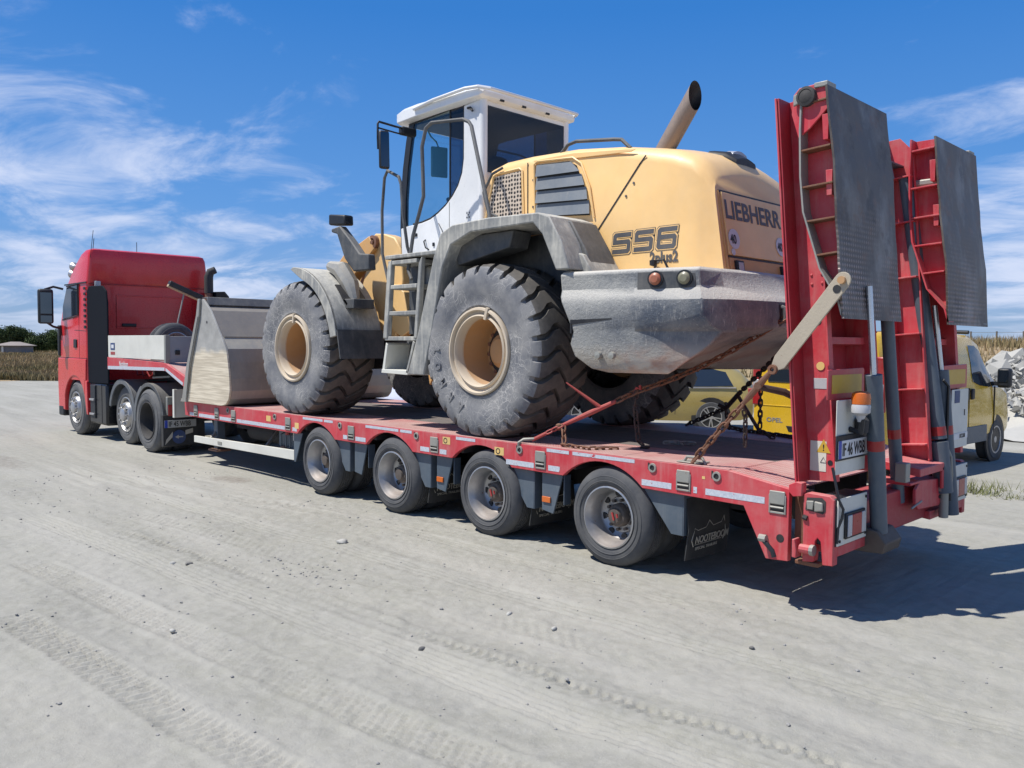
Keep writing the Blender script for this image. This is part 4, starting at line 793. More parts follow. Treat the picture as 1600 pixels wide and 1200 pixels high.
# model number: outlined block digits
def digit(kind, x0, z0, w, h, t, mat, y, dth, grow=0):
    """block 5 and 6 as single slanted outlines with chamfered corners; grow widens the stroke"""
    g_ = grow; sh = .10; m = h*.45; c = .02
    if kind == '5': P_ = [(-g_, -g_), (w-c+g_, -g_), (w+g_, c-g_), (w+g_, m+t-c+g_), (w-c+g_, m+t+g_), (t+g_, m+t+g_), (t+g_, h-t-g_), (w+g_, h-t-g_), (w+g_, h+g_), (c-g_, h+g_), (-g_, h-c+g_), (-g_, m-g_), (w-t-g_, m-g_), (w-t-g_, t+g_), (-g_, t+g_)]; parts_ = [P_]
    else:
        P_ = [(c-g_, -g_), (w-c+g_, -g_), (w+g_, c-g_), (w+g_, m+t-c+g_), (w-c+g_, m+t+g_), (t+g_, m+t+g_), (t+g_, h-t-g_), (w+g_, h-t-g_), (w+g_, h+g_), (c-g_, h+g_), (-g_, h-c+g_), (-g_, m), (-g_, m-.001), (w-t-g_, m-g_-.001), (w-t-g_, t+g_), (t+g_, t+g_), (t+g_, m-g_-.002), (-g_, m-g_-.003), (-g_, c-g_)]; parts_ = [P_]
    q = MB()
    for pts in parts_: q.prism([(x0-(p[0]+sh*p[1]), z0+p[1]) for p in pts], 'y', y, y+dth)
    return q
for i, k in enumerate('556'):
    x0 = 1.745-.232*i; zz0 = 2.535+.004*i; nm = {'5': 'digit_five', '6': 'digit_six'}[k]
    e = ob(nm+'_outline', digit(k, x0, zz0, .192, .178, .038, INKG, .6815, .0012, .013), INKG, hood, 0, 0); ob(nm+'_edge', digit(k, x0, zz0, .192, .178, .038, YEL, .6828, .0008, .008), YEL, hood, 0, 0); ob(nm, digit(k, x0, zz0, .192, .178, .038, INKG, .684, .001, 0), INKG, hood, 0, 0)
text('lettering', '2plus2', .125, (1.345, .683, 2.435), (-1, 0, -.0), (0, 0, 1), INKG, hood, .001, .004, sx=.86)
ob('hook_handle', MB().tube([(1.29, .70, 2.36), (1.25, .72, 2.45), (1.17, .73, 2.45), (1.13, .72, 2.37)], .010, 6), BLACKP, hood); ob('hook_knob', MB().lathe([(0, -.03), (.028, -.02), (.03, .02), (0, .03)], (1.275, .73, 2.43), 'z', 10), BLACKP, hood)
for x, z in ((2.70, 3.30), (2.70, 3.05), (1.60, 3.02), (1.52, 3.12)): ob('bonnet_bolt', disc((x, .681, z), (0, 1, 0), .011, .006, 8), GREYD, hood)
# rear face
def RP(y, z, off=.002): return (rear_x(z)-.014-off, y, z)
rn = Vector((-1, 0, .17)).normalized(); rup = (.17, 0, 1)
def rearq(name, y0, y1, z0, z1, mat, off=.004, bev=.0, par=None):
    v = [RP(y0, z0, off), RP(y1, z0, off), RP(y1, z1, off), RP(y0, z1, off)]; w = [RP(y0, z0, -.02), RP(y1, z0, -.02), RP(y1, z1, -.02), RP(y0, z1, -.02)]; return ob(name, MB().loft([v, w]), mat, par or hood, bev, 0)
rearq('rear_door', -.56, .56, 2.47, 2.97, YEL, .012, .004); rearq('rear_door_gap', -.585, .585, 2.965, 2.985, INK, .004); rearq('rear_door_gap', -.59, -.572, 2.3, 2.98, YELD, .003); rearq('rear_door_gap', .572, .59, 2.3, 2.98, YELD, .003)
rearq('rear_panel', -.55, .55, 2.29, 2.45, YELD, .004, .006); rearq('rear_gap', -.56, .56, 2.45, 2.465, INK, .003)
text('lettering', 'LIEBHERR', .212, RP(.55, 2.765, .0145), (0, -1, 0), rup, INKG, hood, .001, .0045, sx=1.0)
for y in (.465, -.30):
    c = Vector(RP(y, 2.60, .0125)); c += rn*.002; dsk = ob('speed_disc', disc(c, rn, .082, .003, 28), PLATEW, hood); text('lettering', '40', .105, c+rn*.006+Vector((-.006, .062, -.038)), (0, -1, 0), rup, INK, dsk, .0006, .002, sx=.85)
ob('small_disc', disc(RP(.50, 2.495, .0145), rn, .028, .003, 20), PLATEW, hood)
for y0, y1 in ((.38, .49), (-.38, -.25)):
    l = rearq('lamp_housing', y0, y1, 2.32, 2.43, BLACKP, .03, .006); rearq('lamp_glass', y0+.02, y1-.02, 2.335, 2.415, LENSW, .036, .004, l)
rearq('door_handle', -.11, .09, 2.30, 2.335, BLACKP, .022, .006)
ob('beacon_cover', MB().loft([section(1.10, .22, 3.405, 3.34, .05, .02), section(.95, .20, 3.375, 3.30, .05, .02), section(.86, .16, 3.31, 3.25, .03, .02)]), INK, hood); ob('bonnet_lens', MB().loft([section(1.0, -.0+.12, 3.40, 3.36, .04, .015), section(.92, .12, 3.385, 3.33, .04, .015)]), LENSW, hood)
ob('bonnet_handrail', MB().tube([(2.42, .60, 3.52), (2.34, .60, 3.585), (2.24, .60, 3.60), (1.80, .60, 3.545), (1.72, .60, 3.53), (1.62, .60, 3.44)], .017, 8), GREYD, WLD)
# exhaust
a0, a1 = Vector((1.56, .25, 3.40)), Vector((1.20, .22, 3.93)); ax = (a1-a0).normalized()
ob('exhaust_pipe', (lambda q: q)(MB().tube([a0, a1-ax*.20], .082, 20, caps=False)), EXH, WLD)
ring = []; ring2 = []; uu = ax.cross(Vector((0, 1, 0))).normalized(); vv_ = ax.cross(uu)
for k in range(24):
    A = 2*math.pi*k/24; o_ = uu*math.cos(A)*.082+vv_*math.sin(A)*.082; cut = (o_.dot(Vector((-1, .15, 0)).normalized()))/.073; ring.append(a1-ax*.20+o_); ring2.append(a1+o_-ax*(.02+.11*(cut+.3)))
ob('exhaust_tip', MB().loft([ring, ring2], cap=False), EXH, WLD)
ob('exhaust_inside', MB().loft([[a1-ax*.30+(p-(a1-ax*.20))*.93 for p in ring], [q-(q-(a1-ax*.05)).cross(ax).cross(ax)*-.05 if False else q-(p-(a1-ax*.20))*.06 for p, q in zip(ring, ring2)]], cap=False), INK, WLD); ob('exhaust_plug', disc(a1-ax*.30, ax, .068, .004, 20), INK, WLD)
# counterweight
def cwring(z, pts): h = [(x, y, z) for x, y in pts]; return h+[(x, -y, z) for x, y in reversed(pts)]
cwl = [(1.53, [(1.42, 1.12), (1.15, 1.08), (.90, 1.03), (1.15, .75), (1.45, .32)]), (1.56, [(1.55, 1.18), (1.14, 1.12), (.85, 1.02), (1.08, .74), (1.32, .32)]), (1.66, [(1.68, 1.24), (1.14, 1.16), (.72, .97), (.90, .72), (1.05, .32)]), (1.76, [(1.71, 1.26), (1.13, 1.17), (.60, .92), (.68, .71), (.76, .32)]), (1.86, [(1.68, 1.26), (1.12, 1.17), (.52, .89), (.455, .79), (.46, .32)]), (1.90, [(1.70, 1.265), (1.12, 1.175), (.56, .98), (.45, .80), (.38, .32)]), (1.99, [(1.74, 1.275), (1.14, 1.18), (.59, 1.06), (.445, .82), (.37, .32)]), (2.10, [(1.79, 1.285), (1.15, 1.19), (.60, 1.055), (.46, .82), (.38, .32)]), (2.145, [(1.81, 1.275), (1.15, 1.165), (.62, 1.03), (.50, .80), (.42, .32)]), (2.20, [(1.815, 1.255), (1.15, 1.13), (.66, .99), (.58, .78), (.50, .32)]), (2.325, [(1.82, 1.265), (1.15, 1.14), (.66, 1.0), (.62, .76), (.56, .32)]), (2.35, [(1.81, 1.24), (1.15, 1.12), (.68, .97), (.66, .74), (.60, .32)])]
cw = MB().loft([cwring(z, p) for z, p in cwl]); CW = ob('counterweight', cw, CWM, WLD, .012, 30)
ob('lamp_panel_or_shade', MB().loft([[(1.13, 1.135, z), (.685, 1.005, z), (.69, .98, z), (1.13, 1.11, z)] for z in (2.175, 2.32)]), GREYD, CW, .004)  # dark plate puts the shadow of the lamp recess into colour, not a separate part
for x, m in ((.985, AMBER), (.765, OLIVE)):
    yy = 1.095 if x > .9 else 1.03; n_ = Vector((-.22, 1, 0)).normalized(); c = Vector((x, yy, 2.262)); ob('lamp_recess', disc(c-n_*.0, n_, .064, .012, 22), BLACKP, CW); ob('rear_lamp', MB().tube([c, c+n_*.022, c+n_*.036], [.050, .047, .028], 20), AMBD if m is AMBER else m, CW)
for x in (1.44, 1.30): ob('casting_stud', MB().lathe([(.03, 0), (.028, .03), (0, .035)], (x, 1.21, 1.67), 'y', 14), TARN, CW)
ob('casting_slot', MB().loft([[(x, 1.272-.167*(1.71-x)+o, z0), (x, 1.272-.167*(1.71-x)+o, z1)] for x, z0, z1 in ((1.70, 1.915, 1.955), (1.32, 1.955, 1.965)) for o in (.002,)], cap=False, closed=False), INK, CW, 0, 0)
ob('casting_slot', MB().box(1.685, 1.70, 1.25, 1.273, 1.845, 1.93), INK, CW)
ob('tow_pocket', MB().box(.362, .50, -.10, .30, 1.93, 2.09), INK, CW, .02); ob('tow_hook', MB().tube([(.40, .27, 2.07), (.34, .27, 2.05), (.33, .27, 1.97), (.39, .27, 1.92)], .02, 8), GREYD, CW)
# rear fenders
fo = [(3.86, 1.44), (3.69, 1.86), (3.59, 2.17), (3.45, 2.59), (3.35, 2.80), (3.18, 2.865), (2.7, 2.885), (2.07, 2.865), (1.94, 2.82), (1.80, 2.60), (1.71, 2.37), (1.86, 2.37), (2.02, 2.68), (2.13, 2.785), (2.92, 2.775), (3.20, 2.68), (3.325, 2.47), (3.48, 1.86), (3.60, 1.44)]
fi = [(p[0], p[1]) for p in fo]
for s in (1, -1):
    F = ob('rear_fender', MB().prism(fo, 'y', *sorted((.70*s, 1.28*s))), GREYP, WLD, .012)
    ob('fender_inner_wall', MB().prism([(3.35, 2.5), (3.2, 2.75), (2.1, 2.80), (1.8, 2.35), (3.5, 1.9)], 'y', *sorted((.705*s, .69*s))), GREYD, F); ob('fender_brace', MB().prism([(3.30, 2.60), (3.12, 2.765), (2.5, 2.77), (2.55, 2.62), (3.25, 2.50)], 'y', *sorted((.9*s, 1.14*s))), GREYD, F, .01)
    ob('fender_wedge', MB().prism([(2.05, 2.845), (1.90, 2.80), (1.74, 2.56), (1.64, 2.36), (1.95, 2.36), (2.1, 2.7)], 'y', *sorted((.705*s, 1.05*s))), GREYD, F, .012); ob('fender_wedge', MB().prism([(2.0, 2.60), (1.72, 2.50), (1.62, 2.352), (1.85, 2.352)], 'y', *sorted((.69*s, 1.10*s))), GREYP, F, .01)
# steps
ST = bpy.data.objects.new('access_steps', None); COL.objects.link(ST); ST.parent = WLD
for x0, x1 in ((4.28, 4.36), (3.78, 3.84)): ob('step_post', MB().prism([(x0, 1.80), (x1, 1.80), (x1-.08, 2.55), (x0-.07, 2.62)], 'y', 1.16, 1.22), GREYP, ST, .012)
for z in (1.80, 2.06, 2.33, 2.58): ob('step_tread', MB().box(3.80, 4.34-(z-1.8)*.08, .92, 1.21, z-.02, z+.022), GREYP, ST, .006)
ob('platform', MB().box(3.45, 4.32, .66, 1.22, 2.62, 2.66), GREYP, ST, .008)
ob('step_back', MB().box(3.84, 4.32, .88, .90, 1.85, 2.6), GREYD, ST); ob('tank_side', MB().box(3.78, 3.98, .905, .95, 1.9, 2.55), GREYP, ST, .03)
for k in range(9): ob('tread_hole', MB().box(3.9+.045*(k % 3), 3.93+.045*(k % 3), .906, .909, 2.12+.05*(k//3), 2.145+.05*(k//3)), INK, ST)
ob('step_box_side', MB().prism([(4.33, 1.76), (4.40, 1.46), (4.36, 1.44), (4.30, 1.74)], 'y', .9, 1.20), CREAM, ST, .004); ob('step_box_side', MB().prism([(3.86, 1.78), (3.98, 1.45), (3.95, 1.45), (3.83, 1.76)], 'y', .9, 1.21), GREYP, ST, .004); ob('step_box_floor', MB().prism([(4.40, 1.44), (3.95, 1.43), (3.95, 1.475), (4.39, 1.48)], 'y', .9, 1.21), CREAM, ST, .004); ob('step_box_back', MB().box(3.9, 4.36, .88, .90, 1.45, 1.78), GREYD, ST); ob('step_strap', MB().box(4.02, 4.06, 1.0, 1.02, 1.60, 1.77), REDBIND, ST)
# front fenders with flap
for s in (1, -1):
    A0, A1 = 93, 170; out = arc(6.12, 1.66, .985, A0, A1, 16); inn = arc(6.12, 1.66, .955, A1, A0, 16)
    F = ob('front_fender', MB().prism(out+inn, 'y', *sorted((.66*s, 1.28*s))), GREYP, WLD, .006); lip = out+arc(6.12, 1.66, .86, A1, A0+14, 16)+[(6.13, 2.62)]; ob('fender_lip', MB().prism(lip, 'y', *sorted((1.245*s, 1.283*s))), GREYP, F, .006)
    ob('mud_flap', MB().prism([(5.155, 1.90), (5.135, 1.90), (5.07, 1.575), (5.085, 1.575)], 'y', *sorted((.66*s, 1.275*s))), GREYD, F)
    ob('fender_notch', MB().obox((5.36, .93*s, 2.30), (.03, .30, .34), Rot(48, 'Y')), INK, F); ob('fender_step', MB().box(5.10, 5.36, *sorted((.80*s, 1.08*s)), 2.14, 2.25), GREYD, F, .008); ob('mud_cake', MB().tube([(5.78, .95*s, 2.66), (5.55, .94*s, 2.60), (5.38, .93*s, 2.42), (5.30, .93*s, 2.24)], [.06, .11, .10, .06], 9), CONC, F)
    # head lamp on its arm
    ob('lamp_arm', MB().prism([(5.84, 3.11), (5.66, 3.13), (5.42, 2.93), (5.26, 2.78), (5.08, 2.76), (5.06, 2.58), (5.38, 2.58), (5.56, 2.74), (5.72, 3.04), (5.84, 3.07)], 'y', *sorted((.80*s, .90*s))), GREYD, WLD, .015); L = ob('head_lamp', MB().prism([(5.90, 3.29), (5.56, 3.25), (5.55, 3.13), (5.90, 3.16)], 'y', *sorted((.77*s, .90*s))), BLACKP, WLD, .02); ob('head_lamp_glass', MB().box(5.90, 5.906, *sorted((.79*s, .88*s)), 3.18, 3.27), HEADL, L)
# cab
CB = bpy.data.objects.new('cab', None); COL.objects.link(CB); CB.parent = WLD
low = [(3.46, 2.70), (4.78, 2.70), (4.80, 3.04), (4.70, 3.055), (4.58, 3.062), (4.43, 3.070), (4.28, 3.095), (4.15, 3.145), (4.02, 3.215), (3.91, 3.30), (3.82, 3.40), (3.76, 3.52), (3.735, 3.66), (3.735, 4.20), (3.46, 4.22)]
HW = .65
for s in (1, -1): ob('side_panel', MB().prism(low, 'y', *sorted((HW*s, (HW-.05)*s))), WHITE, CB, .008); ob('corner_pillar', MB().tube([(3.475, (HW-.035)*s, 2.7), (3.475, (HW-.035)*s, 4.23)], .045, 12), WHITE, CB)
glp = [(4.60, 4.19), (3.742, 4.22), (3.742, 3.66), (3.767, 3.53), (3.826, 3.41), (3.915, 3.31), (4.025, 3.225), (4.155, 3.155), (4.285, 3.105), (4.435, 3.08), (4.585, 3.072), (4.795, 3.05), (4.80, 3.3), (4.77, 3.6), (4.71, 3.9), (4.64, 4.12)]
for s in (1, -1):
    front = [p for p in glp if p[0] > 3.95]+[(3.965, 3.26), (3.965, 4.21)]
    fr = [(4.62, 4.19), (3.965, 4.212), (3.965, 3.268), (4.025, 3.225), (4.155, 3.155), (4.285, 3.105), (4.435, 3.08), (4.585, 3.072), (4.70, 3.06), (4.71, 3.3), (4.69, 3.6), (4.65, 3.9)]
    rr_ = [(3.955, 4.212), (3.742, 4.22), (3.742, 3.66), (3.767, 3.53), (3.826, 3.41), (3.915, 3.31), (3.955, 3.275)]
    ob('door_glass', MB().prism(fr, 'y', *sorted(((HW-.012)*s, (HW-.018)*s))), GLASS, CB, 0, 0); ob('quarter_glass', MB().prism(rr_, 'y', *sorted(((HW-.010)*s, (HW-.016)*s))), GLASSM, CB, 0, 0)
    ob('window_frame', MB().tube([(p[0], (HW-.012)*s, p[1]) for p in [(4.66, 4.17)]+glp[1:11]], .011, 6), BLACKP, CB); ob('door_post', MB().tube([(3.96, (HW-.01)*s, 4.21), (3.96, (HW-.01)*s, 3.26)], .010, 6), BLACKP, CB)
    ob('windscreen_pillar', MB().loft([[(x, y, z) for x, y in ((x0+.055, (HW-.012)*s), (x0-.045, (HW-.005)*s), (x0-.045, (HW-.05)*s), (x0+.055, (HW-.09)*s))] for x0, z in ((4.745, 2.78), (4.77, 3.05), (4.765, 3.35), (4.725, 3.7), (4.665, 4.0), (4.61, 4.18))]), BLACKP, CB)
wsr = [[(x, y, z) for y in (-.60, -.3, 0, .3, .60) for x in (x0+.055*(1-(y/.6)**2),)] for x0, z in ((4.79, 2.80), (4.82, 3.05), (4.81, 3.35), (4.77, 3.7), (4.71, 4.0), (4.66, 4.16))]
ob('windscreen', MB().loft(wsr, cap=False, closed=False), GLASS, CB)
ob('rear_wall', MB().box(3.455, 3.49, -.61, .61, 2.70, 3.50), WHITE, CB, .006); ob('rear_header', MB().box(3.455, 3.49, -.61, .61, 4.165, 4.23), WHITE, CB, .006); ob('front_wall', MB().box(4.74, 4.78, -.60, .60, 2.70, 2.84), BLACKP, CB, .006); ob('cab_floor', MB().box(3.50, 4.74, -.60, .60, 2.70, 2.74), BLACKP, CB)
for s in (1, -1): ob('rear_post', MB().box(3.455, 3.49, *sorted((.605*s, .572*s)), 3.5, 4.165), WHITE, CB, .004)
ob('rear_window', MB().box(3.448, 3.454, -.575, .575, 3.50, 4.165), GLASSD, CB, .002)
ob('seam', MB().box(3.955, 3.961, HW, HW+.0015, 2.72, 3.24), INK, CB); ob('door_catch', MB().box(4.50, 4.56, HW, HW+.012, 2.93, 2.965), BLACKP, CB, .004); ob('door_catch', MB().box(4.20, 4.23, HW, HW+.012, 2.80, 2.84), BLACKP, CB, .004); ob('door_handle', MB().tube([(4.36, HW, 2.88), (4.35, HW+.03, 2.86), (4.32, HW+.03, 2.79), (4.30, HW, 2.77)], .008, 6), BLACKP, CB)
em = ob('vent_plate', MB().box(3.63, 3.69, HW, HW+.002, 3.04, 3.12), PLATEW, CB)
for a, b in ((-.02, .02), (.015, .02), (-.02, -.025), (.015, -.025), (-.003, .0)): ob('vent_slot', MB().box(3.66+a-.008, 3.66+a+.010, HW+.002, HW+.003, 3.08+b-.008, 3.08+b+.006), INK, em)
roof = []
for x, zt, zb, hw in ((3.40, 4.295, 4.235, .70), (3.43, 4.325, 4.215, .72), (3.6, 4.335, 4.21, .73), (4.1, 4.345, 4.20, .73), (4.45, 4.35, 4.19, .73), (4.70, 4.35, 4.185, .71), (4.86, 4.345, 4.205, .66), (4.95, 4.325, 4.26, .58)):
    roof.append([(x, -hw, zb+.02), (x, -hw, zt-.03), (x, -hw+.04, zt), (x, 0, zt+.02), (x, hw-.04, zt), (x, hw, zt-.03), (x, hw, zb+.02), (x, hw-.05, zb), (x, -hw+.05, zb)])
ob('cab_roof', MB().loft(roof), WHITE, CB, .006, 30)
ob('roof_rail', MB().tube([(4.45, .74, 4.285), (4.1, .755, 4.31), (3.6, .755, 4.325), (3.42, .74, 4.31), (3.33, .66, 4.29), (3.32, 0, 4.29), (3.33, -.66, 4.29), (3.42, -.74, 4.31), (4.1, -.755, 4.31), (4.45, -.74, 4.285)], .019, 8), WHITE, CB)
for y in (.42, .10, -.26): ob('work_lamp_mount', MB().box(3.40, 3.43, y-.03, y+.03, 4.225, 4.245), INK, CB)
ob('roof_hook', MB().tube([(3.66, HW+.01, 4.16), (3.60, HW+.03, 4.15), (3.565, HW+.03, 4.11)], .013, 6), BLACKP, CB)
seat = bpy.data.objects.new('seat', None); COL.objects.link(seat); seat.parent = CB
ob('backrest', MB().loft([[(3.98+k*.02, -.22, 3.18+0), (4.10+k*.02, -.22, 3.18), (4.10+k*.02, .20, 3.18), (3.98+k*.02, .20, 3.18)] if k == 0 else [(3.90, -.18, 3.82), (3.99, -.18, 3.83), (3.99, .16, 3.83), (3.90, .16, 3.82)] for k in (0, 1)]), SEATM, seat, .05); ob('cushion', MB().box(4.0, 4.45, -.23, .21, 3.08, 3.2), BLACKP, seat, .04)
ob('steering_wheel', MB().tube([(4.52+.17*math.cos(a)*.8, .17*math.sin(a), 3.36+.17*math.cos(a)*.5) for a in np.linspace(0, 2*math.pi, 20, endpoint=False)], .014, 6, closed=True), BLACKP, CB); ob('steering_column', MB().tube([(4.62, 0, 2.75), (4.53, 0, 3.35)], .03, 8), BLACKP, CB); ob('arm_rest', MB().box(4.05, 4.35, -.42, -.30, 3.28, 3.36), BLACKP, CB, .02); ob('monitor', MB().box(4.45, 4.50, -.50, -.30, 3.25, 3.40), BLACKP, CB, .01)
ob('inner_mirror', MB().obox((4.55, .30, 3.80), (.03, .20, .34), Rot(-20, 'Z')), SEATM, CB, .03); ob('mirror_stay', MB().tube([(4.56, .30, 3.96), (4.58, .32, 4.03), (4.60, .38, 4.08), (4.62, .42, 4.16)], .009, 6), SEATM, CB); ob('headliner', MB().box(3.5, 4.7, -.6, .6, 4.16, 4.18), BLACKP, CB)
# mirrors and handrails
ob('mirror_arm', MB().tube([(4.60, .66, 4.10), (4.50, .95, 4.07), (4.45, 1.20, 4.065), (4.45, 1.215, 4.04), (4.45, 1.215, 3.90), (4.45, 1.21, 3.78)], .012, 6), BLACKP, CB); ob('mirror_arm', MB().tube([(4.60, .66, 4.03), (4.5, .95, 4.005), (4.45, 1.20, 4.0)], .009, 6), BLACKP, CB); ob('mirror_arm_root', MB().obox((4.56, .74, 4.06), (.08, .2, .09), Rot(0, 'Z')), BLACKP, CB, .02)
Mx = Rot(-16, 'Z') @ Rot(3, 'Y'); mr_ = ob('mirror', MB().obox((4.36, 1.20, 3.76), (.055, .115, .40), Mx), BLACKP, CB, .025); ob('mirror_face', MB().obox((4.332, 1.208, 3.76), (.003, .09, .36), Mx), MIRROR, mr_, .001)
ob('mirror_arm', MB().tube([(4.60, -.66, 4.10), (4.50, -.95, 4.07), (4.45, -1.20, 4.0), (4.42, -1.2, 3.7)], .012, 6), BLACKP, CB); ob('mirror', MB().obox((4.36, -1.20, 3.76), (.055, .18, .40), Rot(16, 'Z')), BLACKP, CB, .025)
ob('handrail', MB().tube([(2.90, 1.05, 2.90), (2.93, 1.04, 3.0), (3.28, .95, 3.86), (3.33, .94, 3.91), (3.42, .94, 3.95), (3.80, 1.02, 3.97), (3.88, 1.03, 3.93), (3.93, 1.04, 3.75), (3.90, 1.05, 3.42), (3.88, 1.06, 3.24), (3.93, 1.08, 3.06), (4.00, 1.10, 2.85), (4.00, 1.16, 2.50), (3.92, 1.18, 2.40)], .019, 8), GREYD, WLD)
ob('handrail', MB().tube([(4.30, 1.15, 2.33), (4.36, 1.14, 2.38), (4.50, 1.12, 2.70), (4.52, 1.11, 3.16), (4.49, 1.10, 3.50), (4.45, 1.09, 3.575), (4.24, 1.10, 3.48), (4.20, 1.10, 3.40), (4.17, 1.10, 3.10), (4.12, 1.08, 2.75), (4.10, 1.06, 2.66)], .017, 8), GREYD, WLD)
ob('handrail', MB().tube([(3.15, .72, 3.0), (3.25, .75, 3.05), (3.32, .75, 3.25), (3.22, .73, 3.42), (3.1, .70, 3.47)], .014, 8), GREYD, WLD)
ob('handrail', MB().tube([(3.96, .66, 2.72), (4.02, .70, 2.95), (4.10, .68, 3.03)], .006, 5), GREYD, WLD)
# boom and front frame
for y in (.34, -.34):
    ob('boom_tower', MB().prism([(5.12, 2.10), (5.05, 2.5), (5.10, 2.86), (5.22, 3.0), (5.42, 3.06), (5.60, 3.08), (5.74, 3.0), (5.78, 2.7), (5.95, 2.3), (5.7, 1.8), (5.2, 1.8)], 'y', y-.09, y+.09), YEL, WLD, .015); ob('pin_boss', MB().lathe([(.085, 0), (.085, .05), (.05, .055), (.05, .03), (.025, .03), (.025, .06), (0, .06)], (5.60, y+.09, 2.97), 'y', 20), PIPE, WLD)
ob('boom_tower_cap', MB().prism([(5.14, 2.4), (5.16, 2.88), (5.28, 2.98), (5.26, 2.4)], 'y', -.26, .26), YEL, WLD, .01)
ob('frame_cheek', MB().prism([(5.15, 2.45), (5.28, 1.98), (5.0, 1.82), (4.82, 1.9), (4.95, 2.35)], 'y', .40, .50), YEL, WLD, .01); ob('tower_web', MB().box(5.2, 5.7, -.3, .3, 1.9, 2.2), YELD, WLD)
for y in (.42, -.42): ob('lift_arm', MB().prism([(5.55, 2.88), (5.65, 3.05), (6.2, 2.86), (7.0, 2.25), (7.75, 1.45), (7.8, 1.2), (7.55, 1.2), (6.8, 1.9), (6.1, 2.5)], 'y', y-.07, y+.07), YELD, WLD, .012); ob('lift_cylinder', MB().tube([(5.3, y*.6, 1.75), (6.9, y*.9, 2.1)], .08, 12), YELD, WLD)
ob('tilt_lever', MB().prism([(6.2, 2.5), (6.4, 2.98), (6.6, 2.95), (7.1, 1.9), (7.0, 1.75), (6.7, 2.1)], 'y', -.10, .10), YELD, WLD, .01); ob('tilt_cylinder', MB().tube([(5.6, 0, 2.8), (6.5, 0, 2.9)], .085, 12), YELD, WLD)
ob('hose_bundle', MB().tube([(5.3, .1, 2.7), (5.9, .15, 2.98), (6.3, .2, 2.85), (6.5, .2, 2.6)], .045, 8), BLACKP, WLD)
# bucket
BK = bpy.data.objects.new('bucket', None); COL.objects.link(BK); BK.parent = WLD
bo = [(9.06, .895), (8.94, .93), (8.84, 1.38), (8.52, 2.10), (8.47, 2.33), (8.40, 2.345), (8.17, 2.18), (7.86, 1.82), (7.72, 1.66), (7.67, 1.48), (7.63, 1.26), (7.625, 1.10), (7.66, .99), (7.74, .92), (7.86, .896), (7.95, .893)]
for s in (1, -1):
    ob('bucket_side', MB().prism(bo, 'y', *sorted((1.33*s, 1.30*s))), BSIDE, BK, .004); ob('side_edge', MB().prism([(9.12, .888), (9.06, .93), (8.90, 1.40), (8.56, 2.12), (8.50, 2.345), (8.44, 2.345), (8.47, 2.12), (8.80, 1.38), (8.93, .93), (8.93, .888)], 'y', *sorted((1.332*s, 1.36*s))), CONC, BK, .004)
sh = [(8.47, 2.33), (8.17, 2.18), (7.86, 1.82), (7.72, 1.66), (7.67, 1.48), (7.63, 1.26), (7.625, 1.10), (7.66, .99), (7.74, .92), (7.86, .896), (7.95, .893), (9.0, .893)]
shell = MB().loft([[(x, -1.30, z), (x, 1.30, z)] for x, z in sh[:4]], cap=False, closed=False)
def slab(pts, y0, y1, th):
    q = MB()
    for a, b in zip(pts[:-1], pts[1:]):
        A, B = Vector((a[0], 0, a[1])), Vector((b[0], 0, b[1])); t = (B-A).normalized(); n = Vector((-t.z, 0, t.x))*th
        q.prism([(A.x, A.z), (B.x, B.z), (B.x+n.x, B.z+n.z), (A.x+n.x, A.z+n.z)], 'y', y0, y1)
    return q
ob('bucket_back', slab(sh[2:], -1.298, 1.298, .02), CONC, BK, 0, 50); ob('spill_guard', slab(sh[:3], -1.298, 1.298, .02), painted('bucket_guard_steel', (.20, .185, .17), .5, .4, (.30, .27, .23), metal=.3), BK)
ob('guard_edge', MB().prism([(8.52, 2.36), (8.35, 2.345), (8.36, 2.30), (8.30, 2.24), (8.27, 2.26), (8.33, 2.37)], 'y', -1.30, 1.30), painted('bucket_edge_dark', (.06, .065, .075), .5, .3), BK, .005); ob('cutting_edge', MB().box(8.95, 9.14, -1.34, 1.34, .886, .925), CONC, BK, .004); ob('back_seam', MB().box(7.845, 7.86, -1.29, 1.29, 1.80, 1.825), TARN, BK)
ob('bucket_hole', MB().lathe([(.02, 0), (0, 0)], (8.28, 1.3312, 2.02), 'y', 12), INK, BK); ob('bucket_line', MB().prism([(8.90, 1.0), (8.80, 1.42), (8.50, 2.10), (8.485, 2.10), (8.785, 1.42), (8.885, 1.0)], 'y', 1.3605, 1.362), INK, BK)
for y in (.5, -.5): ob('bucket_ear', MB().prism([(7.9, 1.1), (7.5, 1.15), (7.45, 1.5), (7.85, 1.85)], 'y', y-.05, y+.05), YELD, BK, .01)
